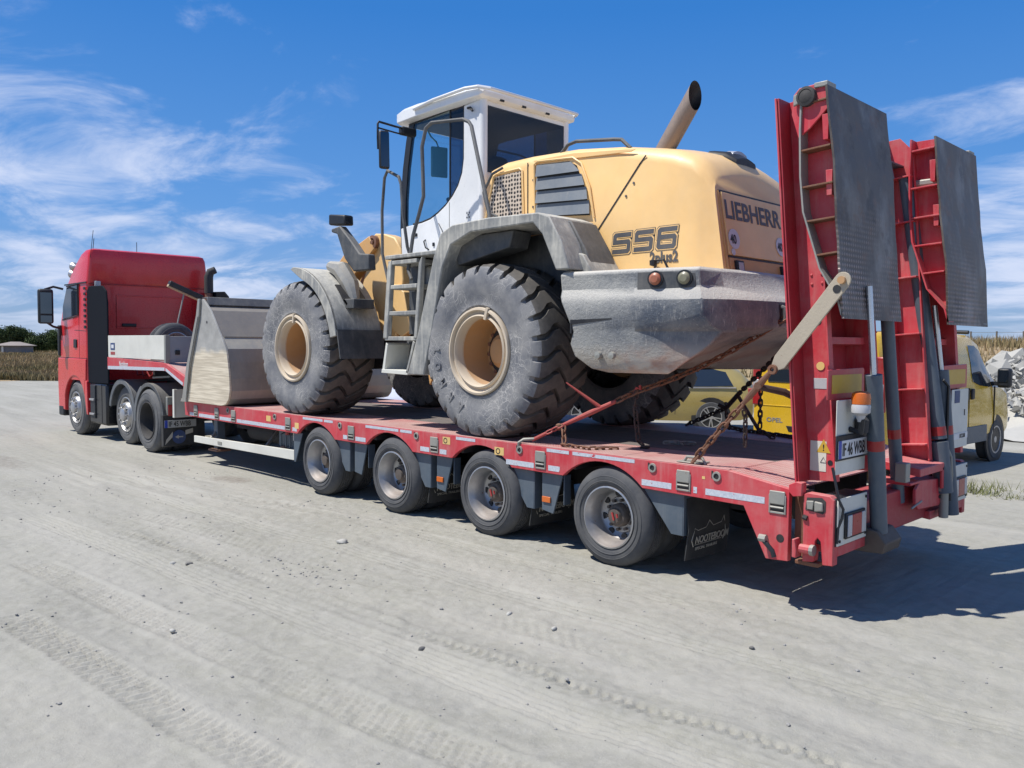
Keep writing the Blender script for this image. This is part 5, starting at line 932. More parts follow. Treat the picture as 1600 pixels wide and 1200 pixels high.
# ------------------------------------------------------------------ tractor unit
TK = thing('tractor_unit', 'red truck tractor with sleeper cab and chrome wheel, coupled to the low loader', 'truck', (12, .1, 0))
YC = .10
def ring_rect(z, xr, xf, h, r=.10, rr=.05):
    p = []
    for cx, cy, a0, q in ((xf-r, h-r, 0, r), (xr+rr, h-rr, 90, rr), (xr+rr, -h+rr, 180, rr), (xf-r, -h+r, 270, r)):
        for k in range(5): A = math.radians(a0+90*k/4); p.append((cx+q*math.cos(A), YC+cy+q*math.sin(A), z))
    return p
body = [ring_rect(z, 13.40, xf, h) for z, xf, h in ((1.02, 14.97, 1.15), (1.45, 14.97, 1.15), (2.10, 14.93, 1.15), (2.45, 14.78, 1.14), (2.80, 14.60, 1.13))]
cabb = ob('cab_body', MB().loft(body), TRUCKRED, TK, 0, 40)
roofr = [ring_rect(z, xr, xf, h, .18, .06) for z, xr, xf, h in ((2.80, 13.38, 14.62, 1.135), (3.02, 13.36, 14.40, 1.12), (3.22, 13.36, 14.14, 1.10), (3.34, 13.37, 13.94, 1.09), (3.41, 13.385, 13.80, 1.06), (3.435, 13.43, 13.70, 1.00))]
rf = ob('cab_roof', MB().loft(roofr), TRUCKRED, TK, 0, 40)
ob('roof_seam', MB().box(13.38, 14.60, YC+1.14, YC+1.152, 2.80, 2.825), BLACKP, TK); ob('roof_seam', MB().box(13.352, 13.40, YC-1.12, YC+1.12, 2.79, 2.80), REDIN, TK)
ysd = YC+1.151
ob('side_window', MB().prism([(14.45, 2.76), (13.86, 2.78), (13.86, 2.24), (14.05, 2.22), (14.72, 2.17), (14.70, 2.40)], 'y', ysd, ysd+.004), CARGL, cabb, 0, 0); ob('window_seal', MB().tube([(14.47, ysd, 2.78), (13.84, ysd, 2.80), (13.84, ysd, 2.22), (14.05, ysd, 2.20), (14.74, ysd, 2.15)], .014, 5), BLACKP, cabb)
ob('windscreen', MB().loft([[(14.955, YC-1.05, 1.95), (14.955, YC+1.05, 1.95)], [(14.80, YC-1.05, 2.45), (14.80, YC+1.05, 2.45)], [(14.62, YC-1.03, 2.79), (14.62, YC+1.03, 2.79)]], cap=False, closed=False), CARGL, cabb, 0, 0)
for pts in ([(13.80, 2.78), (13.80, 1.42)], [(14.05, 1.95), (13.43, 1.93)], [(14.9, 1.43), (13.42, 1.43)]):
    q = MB()
    for a, b in zip(pts[:-1], pts[1:]): q.tube([(a[0], ysd-.004, a[1]), (b[0], ysd-.004, b[1])], .007, 5)
    ob('door_seam', q, INK, cabb)
ob('door_handle', MB().box(13.92, 14.08, ysd-.002, ysd+.02, 1.62, 1.78), BLACKP, cabb, .02); text('lettering', 'MAN', .0001, (14.5, ysd, 2.0), (-1, 0, 0), (0, 0, 1), INK, cabb) if False else None
for k in range(8): ob('side_vent', MB().box(13.42, 13.52, ysd-.004, ysd+.008, 1.98+.10*k, 2.03+.10*k), BLACKP, cabb, .004)
# lower body: bumper, wheel arch, rear skirt
ob('front_bumper', MB().prism([(14.62, .42), (14.99, .45), (15.02, 1.0), (14.99, 1.42), (13.42, 1.42), (13.44, 1.02), (13.50, 1.03)]+arc(14.06, .50, .60, 155, 20, 14), 'y', YC-1.17, YC+1.17), TRUCKRED, TK, .012); ob('bumper_grille', MB().box(14.70, 15.0, YC-1.1, YC+1.175, .30, .50), BLACKP, TK, .03)
ob('arch_lining', MB().prism(arc(14.06, .50, .59, 175, 5, 14)+arc(14.06, .50, .54, 5, 175, 14), 'y', YC-1.10, YC+1.10), BLACKP, TK); ob('mudguard_skirt', MB().prism([(13.62, 1.06), (13.40, 1.02), (13.36, .42), (13.42, .40)], 'y', YC+.95, YC+1.165), TRUCKRED, TK, .01)
ob('corner_deflector', MB().box(14.93, 15.03, YC+1.05, YC+1.17, 1.45, 2.05), BLACKP, TK, .03)
for s in (1, -1): ob('side_deflector', MB().prism([(13.42, .98), (13.42, 2.66), (13.32, 2.74), (12.62, 2.72), (12.45, 2.62), (12.40, 2.40), (12.40, 1.0)], 'y', *sorted((YC+1.10*s, YC+1.13*s))), DEFL, TK, .02)
ob('rear_wall_shadow_gap', MB().box(13.36, 13.40, YC-1.05, YC+1.05, .98, 1.03), INK, TK)
# rear wall pressings and fittings
xr = 13.395
for y0, y1, z0, z1 in ((-.80, .62, 2.0, 2.60),): ob('wall_pressing', MB().tube([(xr, YC+y0, z0), (xr, YC+y1, z0), (xr, YC+y1, z1), (xr, YC+y0, z1)], .014, 5, closed=True), TRUCKRED, cabb)
for z in (1.62, 1.72, 1.82): ob('wall_rib', MB().tube([(xr, YC-.80, z), (xr, YC+.62, z)], .013, 5), TRUCKRED, cabb)
for y in (.40, -.45): ob('wall_vent', MB().box(xr-.025, xr, YC+y-.13, YC+y+.13, 2.02, 2.08), BLACKP, cabb, .01)
ob('work_lamp', MB().box(13.30, 13.37, YC+.92, YC+1.02, 2.72, 2.84), LENSW, TK, .01); ob('work_lamp_bracket', MB().box(13.33, 13.38, YC+.95, YC+.99, 2.64, 2.72), BLACKP, TK)
ob('roof_beacon', MB().lathe([(.075, 0), (.08, .05), (.07, .11), (.03, .13), (0, .13)], (13.98, YC+.75, 3.33), 'z', 18), AMBER, TK); ob('beacon_foot', MB().lathe([(.06, -.05), (.08, 0), (0, 0)], (13.98, YC+.75, 3.33), 'z', 14), BLACKP, TK)
for x, z in ((14.42, 3.16), (14.50, 3.02)): hn = ob('air_horn', MB().lathe([(.02, -.30), (.025, -.1), (.045, -.03), (.085, .01), (.088, .02), (.04, .03), (0, .05)], (x, YC+1.02, z), 'x', 18), CHROME, TK); ob('horn_bracket', MB().tube([(x-.2, YC+.95, z-.06), (x-.2, YC+1.02, z)], .015, 6), CHROME, hn)
ob('antenna', MB().tube([(13.5, YC+1.0, 3.25), (13.44, YC+.98, 3.62)], .006, 4), BLACKP, TK); ob('antenna', MB().tube([(13.42, YC+1.1, 2.9), (13.32, YC+1.03, 3.75)], .005, 4), BLACKP, TK); ob('antenna', MB().tube([(13.5, YC+.2, 3.3), (13.5, YC+.2, 3.62)], .006, 4), BLACKP, TK)
ob('stack_pipe', MB().tube([(13.10, YC-1.02, 1.5), (13.10, YC-1.02, 2.75)], .075, 14), PIPE, TK); ob('stack_pipe', MB().tube([(13.10, YC-1.02, 2.70), (13.10, YC-1.02, 3.02), (13.08, YC-1.05, 3.12), (13.02, YC-1.12, 3.16)], [.085, .085, .08, .07], 14), UNDER, TK)
# mirrors
Mt = Rot(-8, 'Z'); ob('mirror_arm', MB().tube([(14.70, YC+1.14, 2.74), (14.75, YC+1.30, 2.78), (14.72, YC+1.46, 2.72)], .022, 8), BLACKP, TK); ob('mirror_arm', MB().tube([(14.82, YC+1.14, 1.98), (14.80, YC+1.30, 2.02), (14.72, YC+1.44, 2.10)], .022, 8), BLACKP, TK); ob('mirror_foot', MB().box(14.80, 14.92, YC+1.13, YC+1.20, 1.85, 2.05), BLACKP, TK, .02)
mh = ob('mirror_housing', MB().obox((14.72, YC+1.45, 2.40), (.14, .26, .66), Mt), BLACKP, TK, .04); ob('mirror_face', MB().obox((14.645, YC+1.46, 2.46), (.004, .19, .40), Mt), MIRROR, mh); ob('mirror_face', MB().obox((14.645, YC+1.46, 2.16), (.004, .19, .13), Mt), MIRROR, mh)
ob('mirror_housing', MB().obox((14.72, YC-1.45, 2.40), (.14, .26, .66), Rot(8, 'Z')), BLACKP, TK, .04)
# chassis
for y in (.38, -.38): ob('chassis_rail', MB().box(9.95, 14.6, YC+y-.04, YC+y+.04, .72, .98), UNDER, TK)
ob('fifth_wheel', MB().lathe([(.0, 0), (.46, 0), (.46, .05), (0, .05)], (10.9, YC, 1.02), 'z', 20), UNDER, TK); ob('chassis_clutter', MB().box(12.5, 13.3, YC-.9, YC+.9, .55, .95), UNDER, TK, .03)
tank = ob('side_box', MB().box(12.50, 13.36, YC+.80, YC+1.13, .26, 1.0), BLACKG, TK, .04)
ob('side_panel_step', MB().box(13.02, 13.26, YC+1.12, YC+1.15, .36, .96), BLACKP, tank, .01)
for z in (.42, .68): ob('step_strip', MB().box(13.03, 13.25, YC+1.145, YC+1.175, z, z+.035), CHROME, tank, .004)
for x in (12.72,): ob('box_seam', MB().box(x, x+.015, YC+1.129, YC+1.135, .3, .98), INK, tank)
ob('side_box', MB().box(12.5, 13.3, YC-1.13, YC-.80, .3, 1.0), BLACKG, TK, .04)
ob('tail_cross_beam', MB().box(10.02, 10.10, YC-1.1, YC+.75, .55, .66), UNDER, TK)
# wheels of the tractor
def big_tyre(sgn): return truck_tyre(.505, .295, .29, sgn, TYRET).mesh('tyre', mats=[TYRET])
def front_rim(sgn):
    a = MB().lathe([(.299, .004), (.302, .022), (.288, .026), (.276, .004), (.262, -.05), (.245, -.07), (.225, -.02), (.20, .045), (.185, .055), (.155, .055), (.15, .03), (.115, .03), (.11, .085), (.08, .10), (0, .10)], (0, 0, 0), 'y', 40, 0, sgn); return a.mesh('rim', mats=[CHROME])
nut2 = MB().lathe([(0, .053), (.020, .053), (.020, .085), (.010, .09), (0, .09)], (.170, 0, 0), 'y', 6, 0, 1).mesh('wheel_nut', mats=[CHROME]); hole2 = MB().lathe([(0, .0), (.026, .0), (.026, -.01)], (.236, 0, 0), 'y', 10, 0, 1).mesh('hand_hole', mats=[INK])
def tdrum(sgn): return MB().lathe([(.299, .004), (.302, .022), (.288, .026), (.278, .004), (.262, -.06), (.258, -.20), (.24, -.23), (.15, -.235), (.14, -.16), (0, -.15)], (0, 0, 0), 'y', 40, 0, sgn).mesh('rim', mats=[PIPE if False else UNDER])
for (x, y, kind) in ((14.06, 1.12, 'f'), (11.92, .99, 'f'), (10.60, 1.145, 'd')):
    for sgn in (1, -1):
        w = bpy.data.objects.new('wheel', None); COL.objects.link(w); w.parent = TK; w.location = (x-12, y*sgn, .497)
        o = bpy.data.objects.new('tyre', big_tyre(sgn)); COL.objects.link(o); o.parent = w
        o = bpy.data.objects.new('rim', front_rim(sgn) if kind == 'f' else tdrum(sgn)); COL.objects.link(o); o.parent = w
        if kind == 'f' and sgn > 0:
            for k in range(10):
                o = bpy.data.objects.new('wheel_nut', nut2); COL.objects.link(o); o.parent = w; o.rotation_euler = (0, math.radians(36*k), 0)
                o = bpy.data.objects.new('hand_hole', hole2); COL.objects.link(o); o.parent = w; o.rotation_euler = (0, math.radians(36*k+18), 0)
        if kind == 'd':
            w = bpy.data.objects.new('wheel', None); COL.objects.link(w); w.parent = TK; w.location = (x-12, (y-.33)*sgn, .497); o = bpy.data.objects.new('tyre', big_tyre(sgn)); COL.objects.link(o); o.parent = w
    ob('axle', MB().tube([(x, YC-.9, .50), (x, YC+.9, .50)], .07, 10), UNDER, TK)
def fender(cx, r, a0, a1, y0, y1, mat, lip=.05):
    F = ob('wheel_fender', MB().prism(arc(cx, .50, r+.025, a0, a1, 14)+arc(cx, .50, r, a1, a0, 14), 'y', y0, y1), mat, TK, .006); ob('fender_lip', MB().prism(arc(cx, .50, r+.03, a0, a1, 14)+arc(cx, .50, r-lip, a1, a0, 14), 'y', y1-.02, y1+.006), mat, F, .004); return F
fg = painted('grey_fender_plastic', (.10, .11, .12), .5, .35, (.30, .29, .27)); fender(11.92, .575, 12, 185, YC+.72, YC+1.08, fg); fender(10.60, .565, 60, 178, YC+.45, YC+1.14, GREYD, .03); fender(10.60, .585, -5, 60, YC+.45, YC+1.14, fg)
ob('fender_flap', MB().box(11.27, 11.29, YC+.72, YC+1.06, .10, .55), FLAP, TK); ob('rear_mudguard', MB().prism([(10.00, .62), (10.08, .62), (10.06, .12), (9.98, .14)], 'y', YC+.50, YC+1.16), FLAP, TK, .006); ob('rear_mudguard', MB().prism([(10.02, .62), (10.08, .62), (10.06, .12), (10.0, .14)], 'y', YC-1.14, YC-.45), FLAP, TK, .006)
tp = ob('number_plate', MB().box(9.955, 9.962, .755, 1.25, .425, .54), PLATEG, TK, .002); ob('plate_band', MB().box(9.9535, 9.9552, 1.205, 1.25, .425, .54), EUB, tp); text('plate_characters', 'IF 45 WBB', .112, (9.953, 1.19, .443), (0, -1, 0), (0, 0, 1), INK, tp, .0008, .0015, sx=.70)
ad = ob('arrow_disc', disc((9.975, 1.02, .275), (-1, 0, 0), .105, .004, 28), BLUED, TK); ob('arrow_sign', MB().prism([(1.085, .275), (1.03, .305), (1.03, .284), (.96, .284), (.96, .266), (1.03, .266), (1.03, .245)], 'x', 9.969, 9.9705), INKP, ad); ob('reflex_stripe', MB().prism([(1.24, .16), (1.22, .24), (1.12, .36), (1.12, .28)], 'x', 9.974, 9.976), INKP, TK); ob('reflex_stripe', MB().prism([(.92, .30), (.92, .37), (.80, .40), (.80, .33)], 'x', 9.974, 9.976), INKP, TK)
ob('tail_lamp', MB().box(9.99, 10.05, 1.06, 1.18, .60, .78), REDL, TK, .015); ob('tail_lamp_bracket', MB().box(10.0, 10.06, .90, 1.19, .585, .90), TARN, TK, .01); ob('lamp_cover', MB().box(9.98, 10.0, .92, 1.08, .80, .88), CREAM, TK, .005)
ob('coil_hose', MB().tube([(13.3+.0*k, YC+.3, 1.2) if k == 0 else (13.3-.09*k, YC+.3+.04*math.sin(k*2.2), 1.15+.05*math.cos(k*2.2)) for k in range(12)], .014, 6), REDL, TK); ob('chassis_step', MB().prism([(11.3, 1.16), (10.6, 1.2), (10.6, 1.17), (11.3, 1.13)], 'y', .6, .9), TARN, TK)

# ------------------------------------------------------------------ spare wheel and broom in the headboard box
sw = thing('spare_wheel', 'spare wheel standing upright in the white box in front of the red cab', 'wheel', (10.9, .66, 1.66)); tyb = truck_tyre(.40, .243, .235, 1, TYRE); rmb = deep_rim(.243, 1); RZ = Matrix.Rotation(math.radians(90+6), 4, 'Z')
for nm, q, m in (('tyre', tyb, TYRE), ('rim', rmb, GALV)): q.xf(RZ); me = q.mesh(nm, mats=[m]); o = bpy.data.objects.new(nm, me); COL.objects.link(o); o.parent = sw
br = thing('broom', 'dark bristled broom sticking up beside the spare wheel', 'broom', (11.0, .62, 1.5)); ob('handle', MB().tube([(11.0, .72, 1.5), (11.0, .48, 2.54)], .013, 6), TARN, br)
ob('brush_head', MB().obox((11.0, .46, 2.56), (.07, .62, .05), Rot(22, 'X')), WOOD, br, .01); ob('bristles', MB().obox((11.0, .45, 2.60), (.10, .60, .09), Rot(22, 'X')), INK, br, .01)

# ------------------------------------------------------------------ chains
link_me = {}
def linkmesh(L, r, mat):
    k = (L, r, mat.name)
    if k not in link_me:
        h = L/2-.011*L/.05; w = .010*L/.05; p = [(h*0+sx*(L*.28)+w*1.15*math.cos(a), w*1.15*math.sin(a), 0) for sx, rng in ((1, np.linspace(-math.pi/2, math.pi/2, 5)), (-1, np.linspace(math.pi/2, 1.5*math.pi, 5))) for a in rng]
        q = MB().tube(p, r, 6, closed=True); link_me[k] = q.mesh('link', mats=[mat])
    return link_me[k]
def chain(parent, path, L, r, mat):
    P = [Vector(p) for p in path]; seg = [(a, b, (b-a).length) for a, b in zip(P[:-1], P[1:])]; tot = sum(s[2] for s in seg); step = L*.74; n = int(tot/step); me = linkmesh(L, r, mat)
    for i in range(n):
        d = (i+.5)*tot/n
        for a, b, l in seg:
            if d <= l: break
            d -= l
        p = a.lerp(b, min(1, d/l)); o = bpy.data.objects.new('link', me); COL.objects.link(o); o.parent = parent; o.location = p-wloc(parent)
        q = (b-a).to_track_quat('X', 'Z').to_matrix() @ Matrix.Rotation(math.radians(45+90*(i % 2)+random.uniform(-14, 14)), 3, 'X'); o.rotation_euler = q.to_euler()
def sag(a, b, s, n=6):
    a, b = Vector(a), Vector(b); return [a.lerp(b, k/n)-Vector((0, 0, s*4*(k/n)*(1-k/n))) for k in range(n+1)]
c1 = thing('tie_down_chain', 'rusty chain with red binder running from behind the near rear tyre up to the counterweight', 'chain', (2.2, 1.2, .9), 'lashing chains on the trailer')
A = Vector((2.27, 1.235, .875)); B = Vector((.33, .27, 1.98)); q1 = A.lerp(B, .17); q2 = A.lerp(B, .38)+Vector((0, 0, -.015)); q3 = A.lerp(B, .46)+Vector((0, 0, -.015))
ob('hook', MB().tube([A+Vector((.02, .03, -.03)), A+Vector((.01, .04, .02)), A+Vector((-.03, .02, .05)), A.lerp(B, .05)], .014, 8), TARN, c1); ob('binder_rod', MB().tube([A.lerp(B, .04), A.lerp(B, .10)], .015, 8), REDBIND, c1); ob('binder_hook', MB().lathe([(0, -.035), (.03, -.02), (.034, .0), (.03, .02), (0, .035)], q1-Vector((-.05, 0, 0.02)), 'z', 12), RUST, c1)
ob('binder_body', MB().tube([q1, q1.lerp(q2, .5), q2], [.016, .024, .018], 10), REDBIND, c1); ob('binder_hook', MB().tube([q3+Vector((.03, 0, -.03)), q3+Vector((0, .0, .03)), q3+Vector((-.04, 0, .02)), q3+Vector((-.03, 0, .05))], .012, 8), REDBIND, c1)
ob('binder_lever', MB().tube([q1.lerp(q2, .72), q1.lerp(q2, .72).lerp(Vector((1.89, 1.10, 1.43)), .5), Vector((1.89, 1.10, 1.43))], [.018, .012, .006], 8), REDBIND, c1)
chain(c1, [A.lerp(B, .10), q1], .062, .0075, REDBIND); chain(c1, [q2, q3], .085, .0095, RUST); chain(c1, sag(q3, B, .06, 10), .085, .0088, RUST)
chain(c1, [q3, q3+Vector((.02, .0, -.12)), Vector((q3.x-.01, q3.y-.02, .95)), Vector((q3.x-.06, q3.y-.05, .90)), (1.35, .75, .893)], .075, .008, DCHAIN); chain(c1, [q1, q1+Vector((-.02, .02, -.05)), Vector((1.86, 1.15, .90)), Vector((1.6, 1.14, .892)), Vector((1.45, .95, .892))], .075, .008, RUST)
chain(c1, [(1.45, .28, .895), (1.36, .28, .905), (1.30, .20, .895), (1.20, .18, .90)], .062, .0085, TARN)
chain(c1, [(1.42, .33, .893), (1.33, .25, .893), (1.25, .30, .893)], .062, .0085, TARN)
c2 = thing('tie_down_chain', 'orange rusted chain with ratchet bar hanging from the ramp strut down to the deck edge', 'chain', (.6, 1.2, .9), 'lashing chains on the trailer')
e0 = Vector((.56, 1.20, .90)); e1 = Vector((.15, 1.215, 1.35)); e2 = Vector((-.10, 1.30, 1.585)); chain(c2, [e0, e1], .085, .0095, RUST); ob('binder_body', MB().tube([e1, e1.lerp(e2, .3), e1.lerp(e2, .7), e2], [.014, .024, .024, .014], 10), PIPE, c2); ob('binder_lever', MB().tube([e1.lerp(e2, .55), Vector((-.10, 1.10, 1.44)), Vector((-.20, 1.0, 1.36))], [.022, .026, .012], 8), DCHAIN, c2); ob('binder_pawl', MB().tube([e1.lerp(e2, .5)+Vector((0, -.03, .02)), e1.lerp(e2, .62)+Vector((0, .03, -.01))], .026, 8), RUST, c2); ob('anchor_eye', MB().tube([(.66, 1.16, .888), (.63, 1.16, .93), (.50, 1.16, .93), (.47, 1.16, .888)], .012, 8), TARN, c2); chain(c2, [e1, e1+Vector((.0, -.04, -.1)), Vector((.17, 1.14, 1.05))], .055, .007, DCHAIN)
ob('deck_lashing_ring', MB().box(.50, .70, 1.05, 1.2, .889, .897), TARN, TR, .004)
c3 = thing('tie_down_chain', 'dark chain and binder at the far deck side before the yellow van', 'chain', (1.5, -1.2, .9), 'lashing chains on the trailer')
g0 = Vector((2.2, -1.20, .90)); g1 = Vector((1.62, -1.02, 1.12)); g2 = Vector((1.40, -.92, 1.30)); g3 = Vector((.45, -.30, 1.9)); chain(c3, [g0, g1], .075, .0095, DCHAIN); ob('binder_body', MB().tube([g1, g2], .024, 8), DCHAIN, c3); ob('binder_lever', MB().tube([g1.lerp(g2, .8), Vector((1.25, -1.05, .90))], .018, 8), DCHAIN, c3); ob('binder_hook', MB().tube([g1+Vector((.08, 0, .03)), g1, g1+Vector((.02, -.03, .05))], .022, 8), DCHAIN, c3); chain(c3, [g2, g3], .07, .0095, DCHAIN); chain(c3, [g1, Vector((1.60, -1.05, .93)), Vector((1.45, -1.1, .90)), Vector((1.0, -1.0, .90)), (.8, -.9, .9)], .07, .0095, DCHAIN); chain(c3, [Vector((1.12, -.80, 1.45)), Vector((1.12, -.80, .95)), Vector((.95, -.75, .895))], .07, .009, DCHAIN)
# ------------------------------------------------------------------ parked vehicles behind
def car(name, label, cat, C, ang, paint, kind, gl=CARGL, group='vehicles parked beyond the trailer'):
    root = thing(name, label, cat, (C[0], C[1], 0), group); root.rotation_euler = (0, 0, math.radians(ang)); M = Matrix.Translation((C[0], C[1], 0))
    def part(n, mb, mat, par=None, bev=0, smooth=35):      # local coordinates, rotation comes from the root
        me = mb.mesh(n, (0, 0, 0), [mat], smooth); o = bpy.data.objects.new(n, me); COL.objects.link(o); o.parent = par or root
        if bev: b = o.modifiers.new('bevel', 'BEVEL'); b.width = bev; b.segments = 2; b.limit_method = 'ANGLE'
        return o
    if kind == 'van':
        S_ = [(-2.39, .86, .50, 1.15, 1.80, .78), (-2.37, .92, .36, 1.18, 1.90, .80), (-2.30, .94, .34, 1.18, 1.945, .81), (-1.5, .95, .32, 1.18, 1.965, .82), (0, .95, .32, 1.17, 1.965, .82), (.70, .95, .32, 1.16, 1.94, .81), (1.00, .95, .32, 1.15, 1.86, .79), (1.35, .94, .33, 1.13, 1.60, .76), (1.72, .93, .33, 1.10, 1.22, .80), (2.05, .90, .34, 1.0, 1.06, .76), (2.28, .84, .36, .86, .90, .68), (2.38, .74, .42, .70, .74, .60)]
        win = [(1.62, 1.05, .98, .15), (.62, .98, .42, 1)]; wb, wr_, wx = .635/2, .215, (1.45, -1.65)
    else:
        S_ = [(-2.12, .66, .46, .70, .80, .6), (-2.08, .78, .34, .86, .98, .62), (-1.85, .84, .26, .90, 1.22, .60), (-1.45, .86, .24, .90, 1.40, .58), (-.7, .87, .22, .89, 1.46, .58), (.1, .87, .22, .88, 1.44, .58), (.55, .87, .22, .87, 1.32, .58), (1.05, .87, .22, .86, .97, .66), (1.55, .85, .24, .82, .87, .66), (1.95, .80, .28, .72, .76, .6), (2.10, .66, .38, .56, .6, .5)]; wb, wr_, wx = .315, .215, (1.32, -1.28)
    rings = []
    for x, w, zs, zb, zr, wr2 in S_:
        rings.append([(x, y*s_, z) for s_, L_ in ((-1, ((w*.94, zs), (w, zs+.12), (w*1.005, (zs+zb)/2), (w*.985, zb), (wr2*.5+w*.985*.5+.01, (zb+zr-.08)/2+.01), (wr2, zr-.08), (wr2-.10, zr-.015))), (1, ((wr2-.10, zr-.015), (wr2, zr-.08), (wr2*.5+w*.985*.5+.01, (zb+zr-.08)/2+.01), (w*.985, zb), (w*1.005, (zs+zb)/2), (w, zs+.12), (w*.94, zs)))) for y, z in L_])
    b_ = part('body', MB().loft(rings), paint, None, 0, 50)
    xs_ = [s[0] for s in S_]
    def I(x, k): return float(np.interp(x, xs_, [s[k] for s in S_]))
    def side(x, t, s_, off=.006):
        w, zb, zr, wr2 = I(x, 1)*.985, I(x, 3), I(x, 4)-.08, I(x, 5); ym = (w+wr2)/2+.01; zm = (zb+zr)/2+.01
        y, z = (w+(ym-w)*t*2, zb+(zm-zb)*t*2) if t < .5 else (ym+(wr2-ym)*(t-.5)*2, zm+(zr-zm)*(t-.5)*2)
        return (x, (y+off)*s_, z+off*.4)
    def sidewin(nm, pts, s_, mat, off=.006):
        """pts: (x, t) outline given as lower and upper rows"""
        lo_, up_ = pts; n = len(lo_); q = MB(); vs = [side(x, t, s_, off) for x, t in lo_]+[side((a[0]+b[0])/2, (a[1]+b[1])/2, s_, off) for a, b in zip(lo_, up_)]+[side(x, t, s_, off) for x, t in up_]; q.add(vs, [(i, i+1, n+i+1, n+i) for i in range(n-1)]+[(n+i, n+i+1, 2*n+i+1, 2*n+i) for i in range(n-1)]); return part(nm, q, mat, b_, 0, 50)
    for s_ in (1, -1):
        if kind == 'van':
            sidewin('door_window', ([(.48, .10), (.75, .02), (1.05, .0), (1.22, .0)], [(.48, .86), (.75, .88), (.98, .84), (1.18, .55)]), s_, gl); sidewin('quarter_window', ([(1.26, .0), (1.45, .0), (1.62, .05)], [(1.22, .48), (1.38, .42), (1.52, .30)]), s_, gl)
            part('lower_trim', MB().box(-1.2, 1.02, *sorted((.945*s_, .965*s_)), .33, .58), SLATE, b_, .01)
            for x in (.36,): part('door_handle', MB().box(x, x+.10, *sorted((.945*s_, .98*s_)), .98, 1.14), BLACKP, b_, .02)
            part('door_handle', MB().box(.14, .24, *sorted((.945*s_, .98*s_)), .98, 1.14), BLACKP, b_, .02)
            for x in (.30, 1.32, -.95): part('door_seam', MB().box(x, x+.012, *sorted((.94*s_, .958*s_)), .45, 1.15), INK, b_)
            mm = part('mirror_housing', MB().box(1.26, 1.40, *sorted((.99*s_, 1.18*s_)), 1.13, 1.43), BLACKP, root, .04); part('mirror_glass', MB().box(1.252, 1.258, *sorted((1.02*s_, 1.15*s_)), 1.22, 1.40), MIRROR, mm); part('mirror_foot', MB().box(1.30, 1.38, *sorted((.90*s_, 1.02*s_)), 1.16, 1.22), BLACKP, mm)
            part('tail_lamp', MB().box(-2.405, -2.34, *sorted((.80*s_, .935*s_)), .92, 1.62), REDL, b_, .02); part('tail_lamp_clear', MB().box(-2.41, -2.38, *sorted((.83*s_, .92*s_)), 1.12, 1.28), LENSW, b_, .01)
        else:
            sidewin('side_window', ([(-1.70, .12), (-1.2, .05), (-.6, .03)], [(-1.55, .80), (-1.2, .86), (-.6, .88)]), s_, gl, .014); sidewin('side_window', ([(-.54, .03), (0, .03), (.6, .03), (.82, .05)], [(-.54, .88), (0, .88), (.35, .85), (.62, .35)]), s_, gl, .014)
            part('belt_trim', MB().tube([side(x, .0, s_, .004) for x in np.linspace(-1.75, .95, 8)], .018, 5), CHROME, b_); part('door_seam', MB().box(-.58, -.57, *sorted((.86*s_, .878*s_)), .35, .88), INK, b_); part('door_seam', MB().box(.58, .59, *sorted((.86*s_, .878*s_)), .35, .86), INK, b_); part('door_handle', MB().box(-.50, -.34, *sorted((.86*s_, .89*s_)), .72, .76), paint, b_, .01); part('mirror_housing', MB().box(.72, .84, *sorted((.88*s_, 1.03*s_)), .90, 1.03), paint, b_, .03); part('tail_lamp', MB().box(-2.10, -1.98, *sorted((.60*s_, .80*s_)), .72, .90), REDL, b_, .02)
        for x in wx:
            w = I(x, 1); part('wheel_arch', MB().lathe([(0, 0), (wb+.065, 0), (wb+.075, -.02)], (x, (w+.004)*s_, wb+.01), 'y', 26, 0, s_), INK, b_)
            wl = bpy.data.objects.new('wheel', None); COL.objects.link(wl); wl.parent = root; wl.location = (x, (w+.012)*s_, wb); q = MB().lathe([(wr_, -.01), (wr_+.01, .004), (wb-.03, .004), (wb, -.03), (wb, -.19)], (0, 0, 0), 'y', 30, 0, s_); part('tyre', q, TYRE, wl)
            q = MB().lathe([(wr_+.002, .003), (wr_-.02, .003), (wr_-.03, -.02), (.06, -.03), (.05, -.005), (0, -.005)], (0, 0, 0), 'y', 24, 0, s_) if kind == 'van' else MB().lathe([(wr_+.002, .004), (wr_-.015, .004), (wr_-.02, -.05)], (0, 0, 0), 'y', 24, 0, s_)
            if kind != 'van':
                for k in range(10): A_ = math.radians(36*k+(8 if k % 2 else -8)); q.obox((math.cos(A_)*wr_*.55, -.004*s_, math.sin(A_)*wr_*.55), (wr_*.95, .012, .022), Matrix.Rotation(-A_, 3, 'Y'))
                q.lathe([(.05, 0), (.045, .006), (0, .006)], (0, 0, 0), 'y', 14, 0, s_)
            part('rim', q, CHROME if kind != 'van' else GALV, wl)
    x0, x1 = (1.03, 1.66) if kind == 'van' else (.60, 1.02)
    part('windscreen', MB().loft([[(x, y*(I(x, 5)-.06), I(x, 4)-.012+.012) for y in (-1, 0, 1)] for x in np.linspace(x0, x1, 5)], cap=False, closed=False), gl, b_, 0, 50)
    if kind == 'van':
        part('rear_seam', MB().box(-2.402, -2.385, -.01, .01, .58, 1.80), INK, b_) ; rd_ = part('rear_door', MB().box(-2.408, -2.37, -.78, .78, .52, 1.16), paint, b_, .02); part('rear_window', MB().box(-2.402, -2.33, .08, .70, 1.24, 1.70), gl, b_, .02); part('rear_window', MB().box(-2.402, -2.33, -.70, -.08, 1.24, 1.70), gl, b_, .02); part('door_crease', MB().box(-2.415, -2.40, -.80, .80, .92, .935), paint, b_, .004); part('bumper', MB().box(-2.44, -2.30, -.90, .90, .34, .52), SLATE, b_, .03)
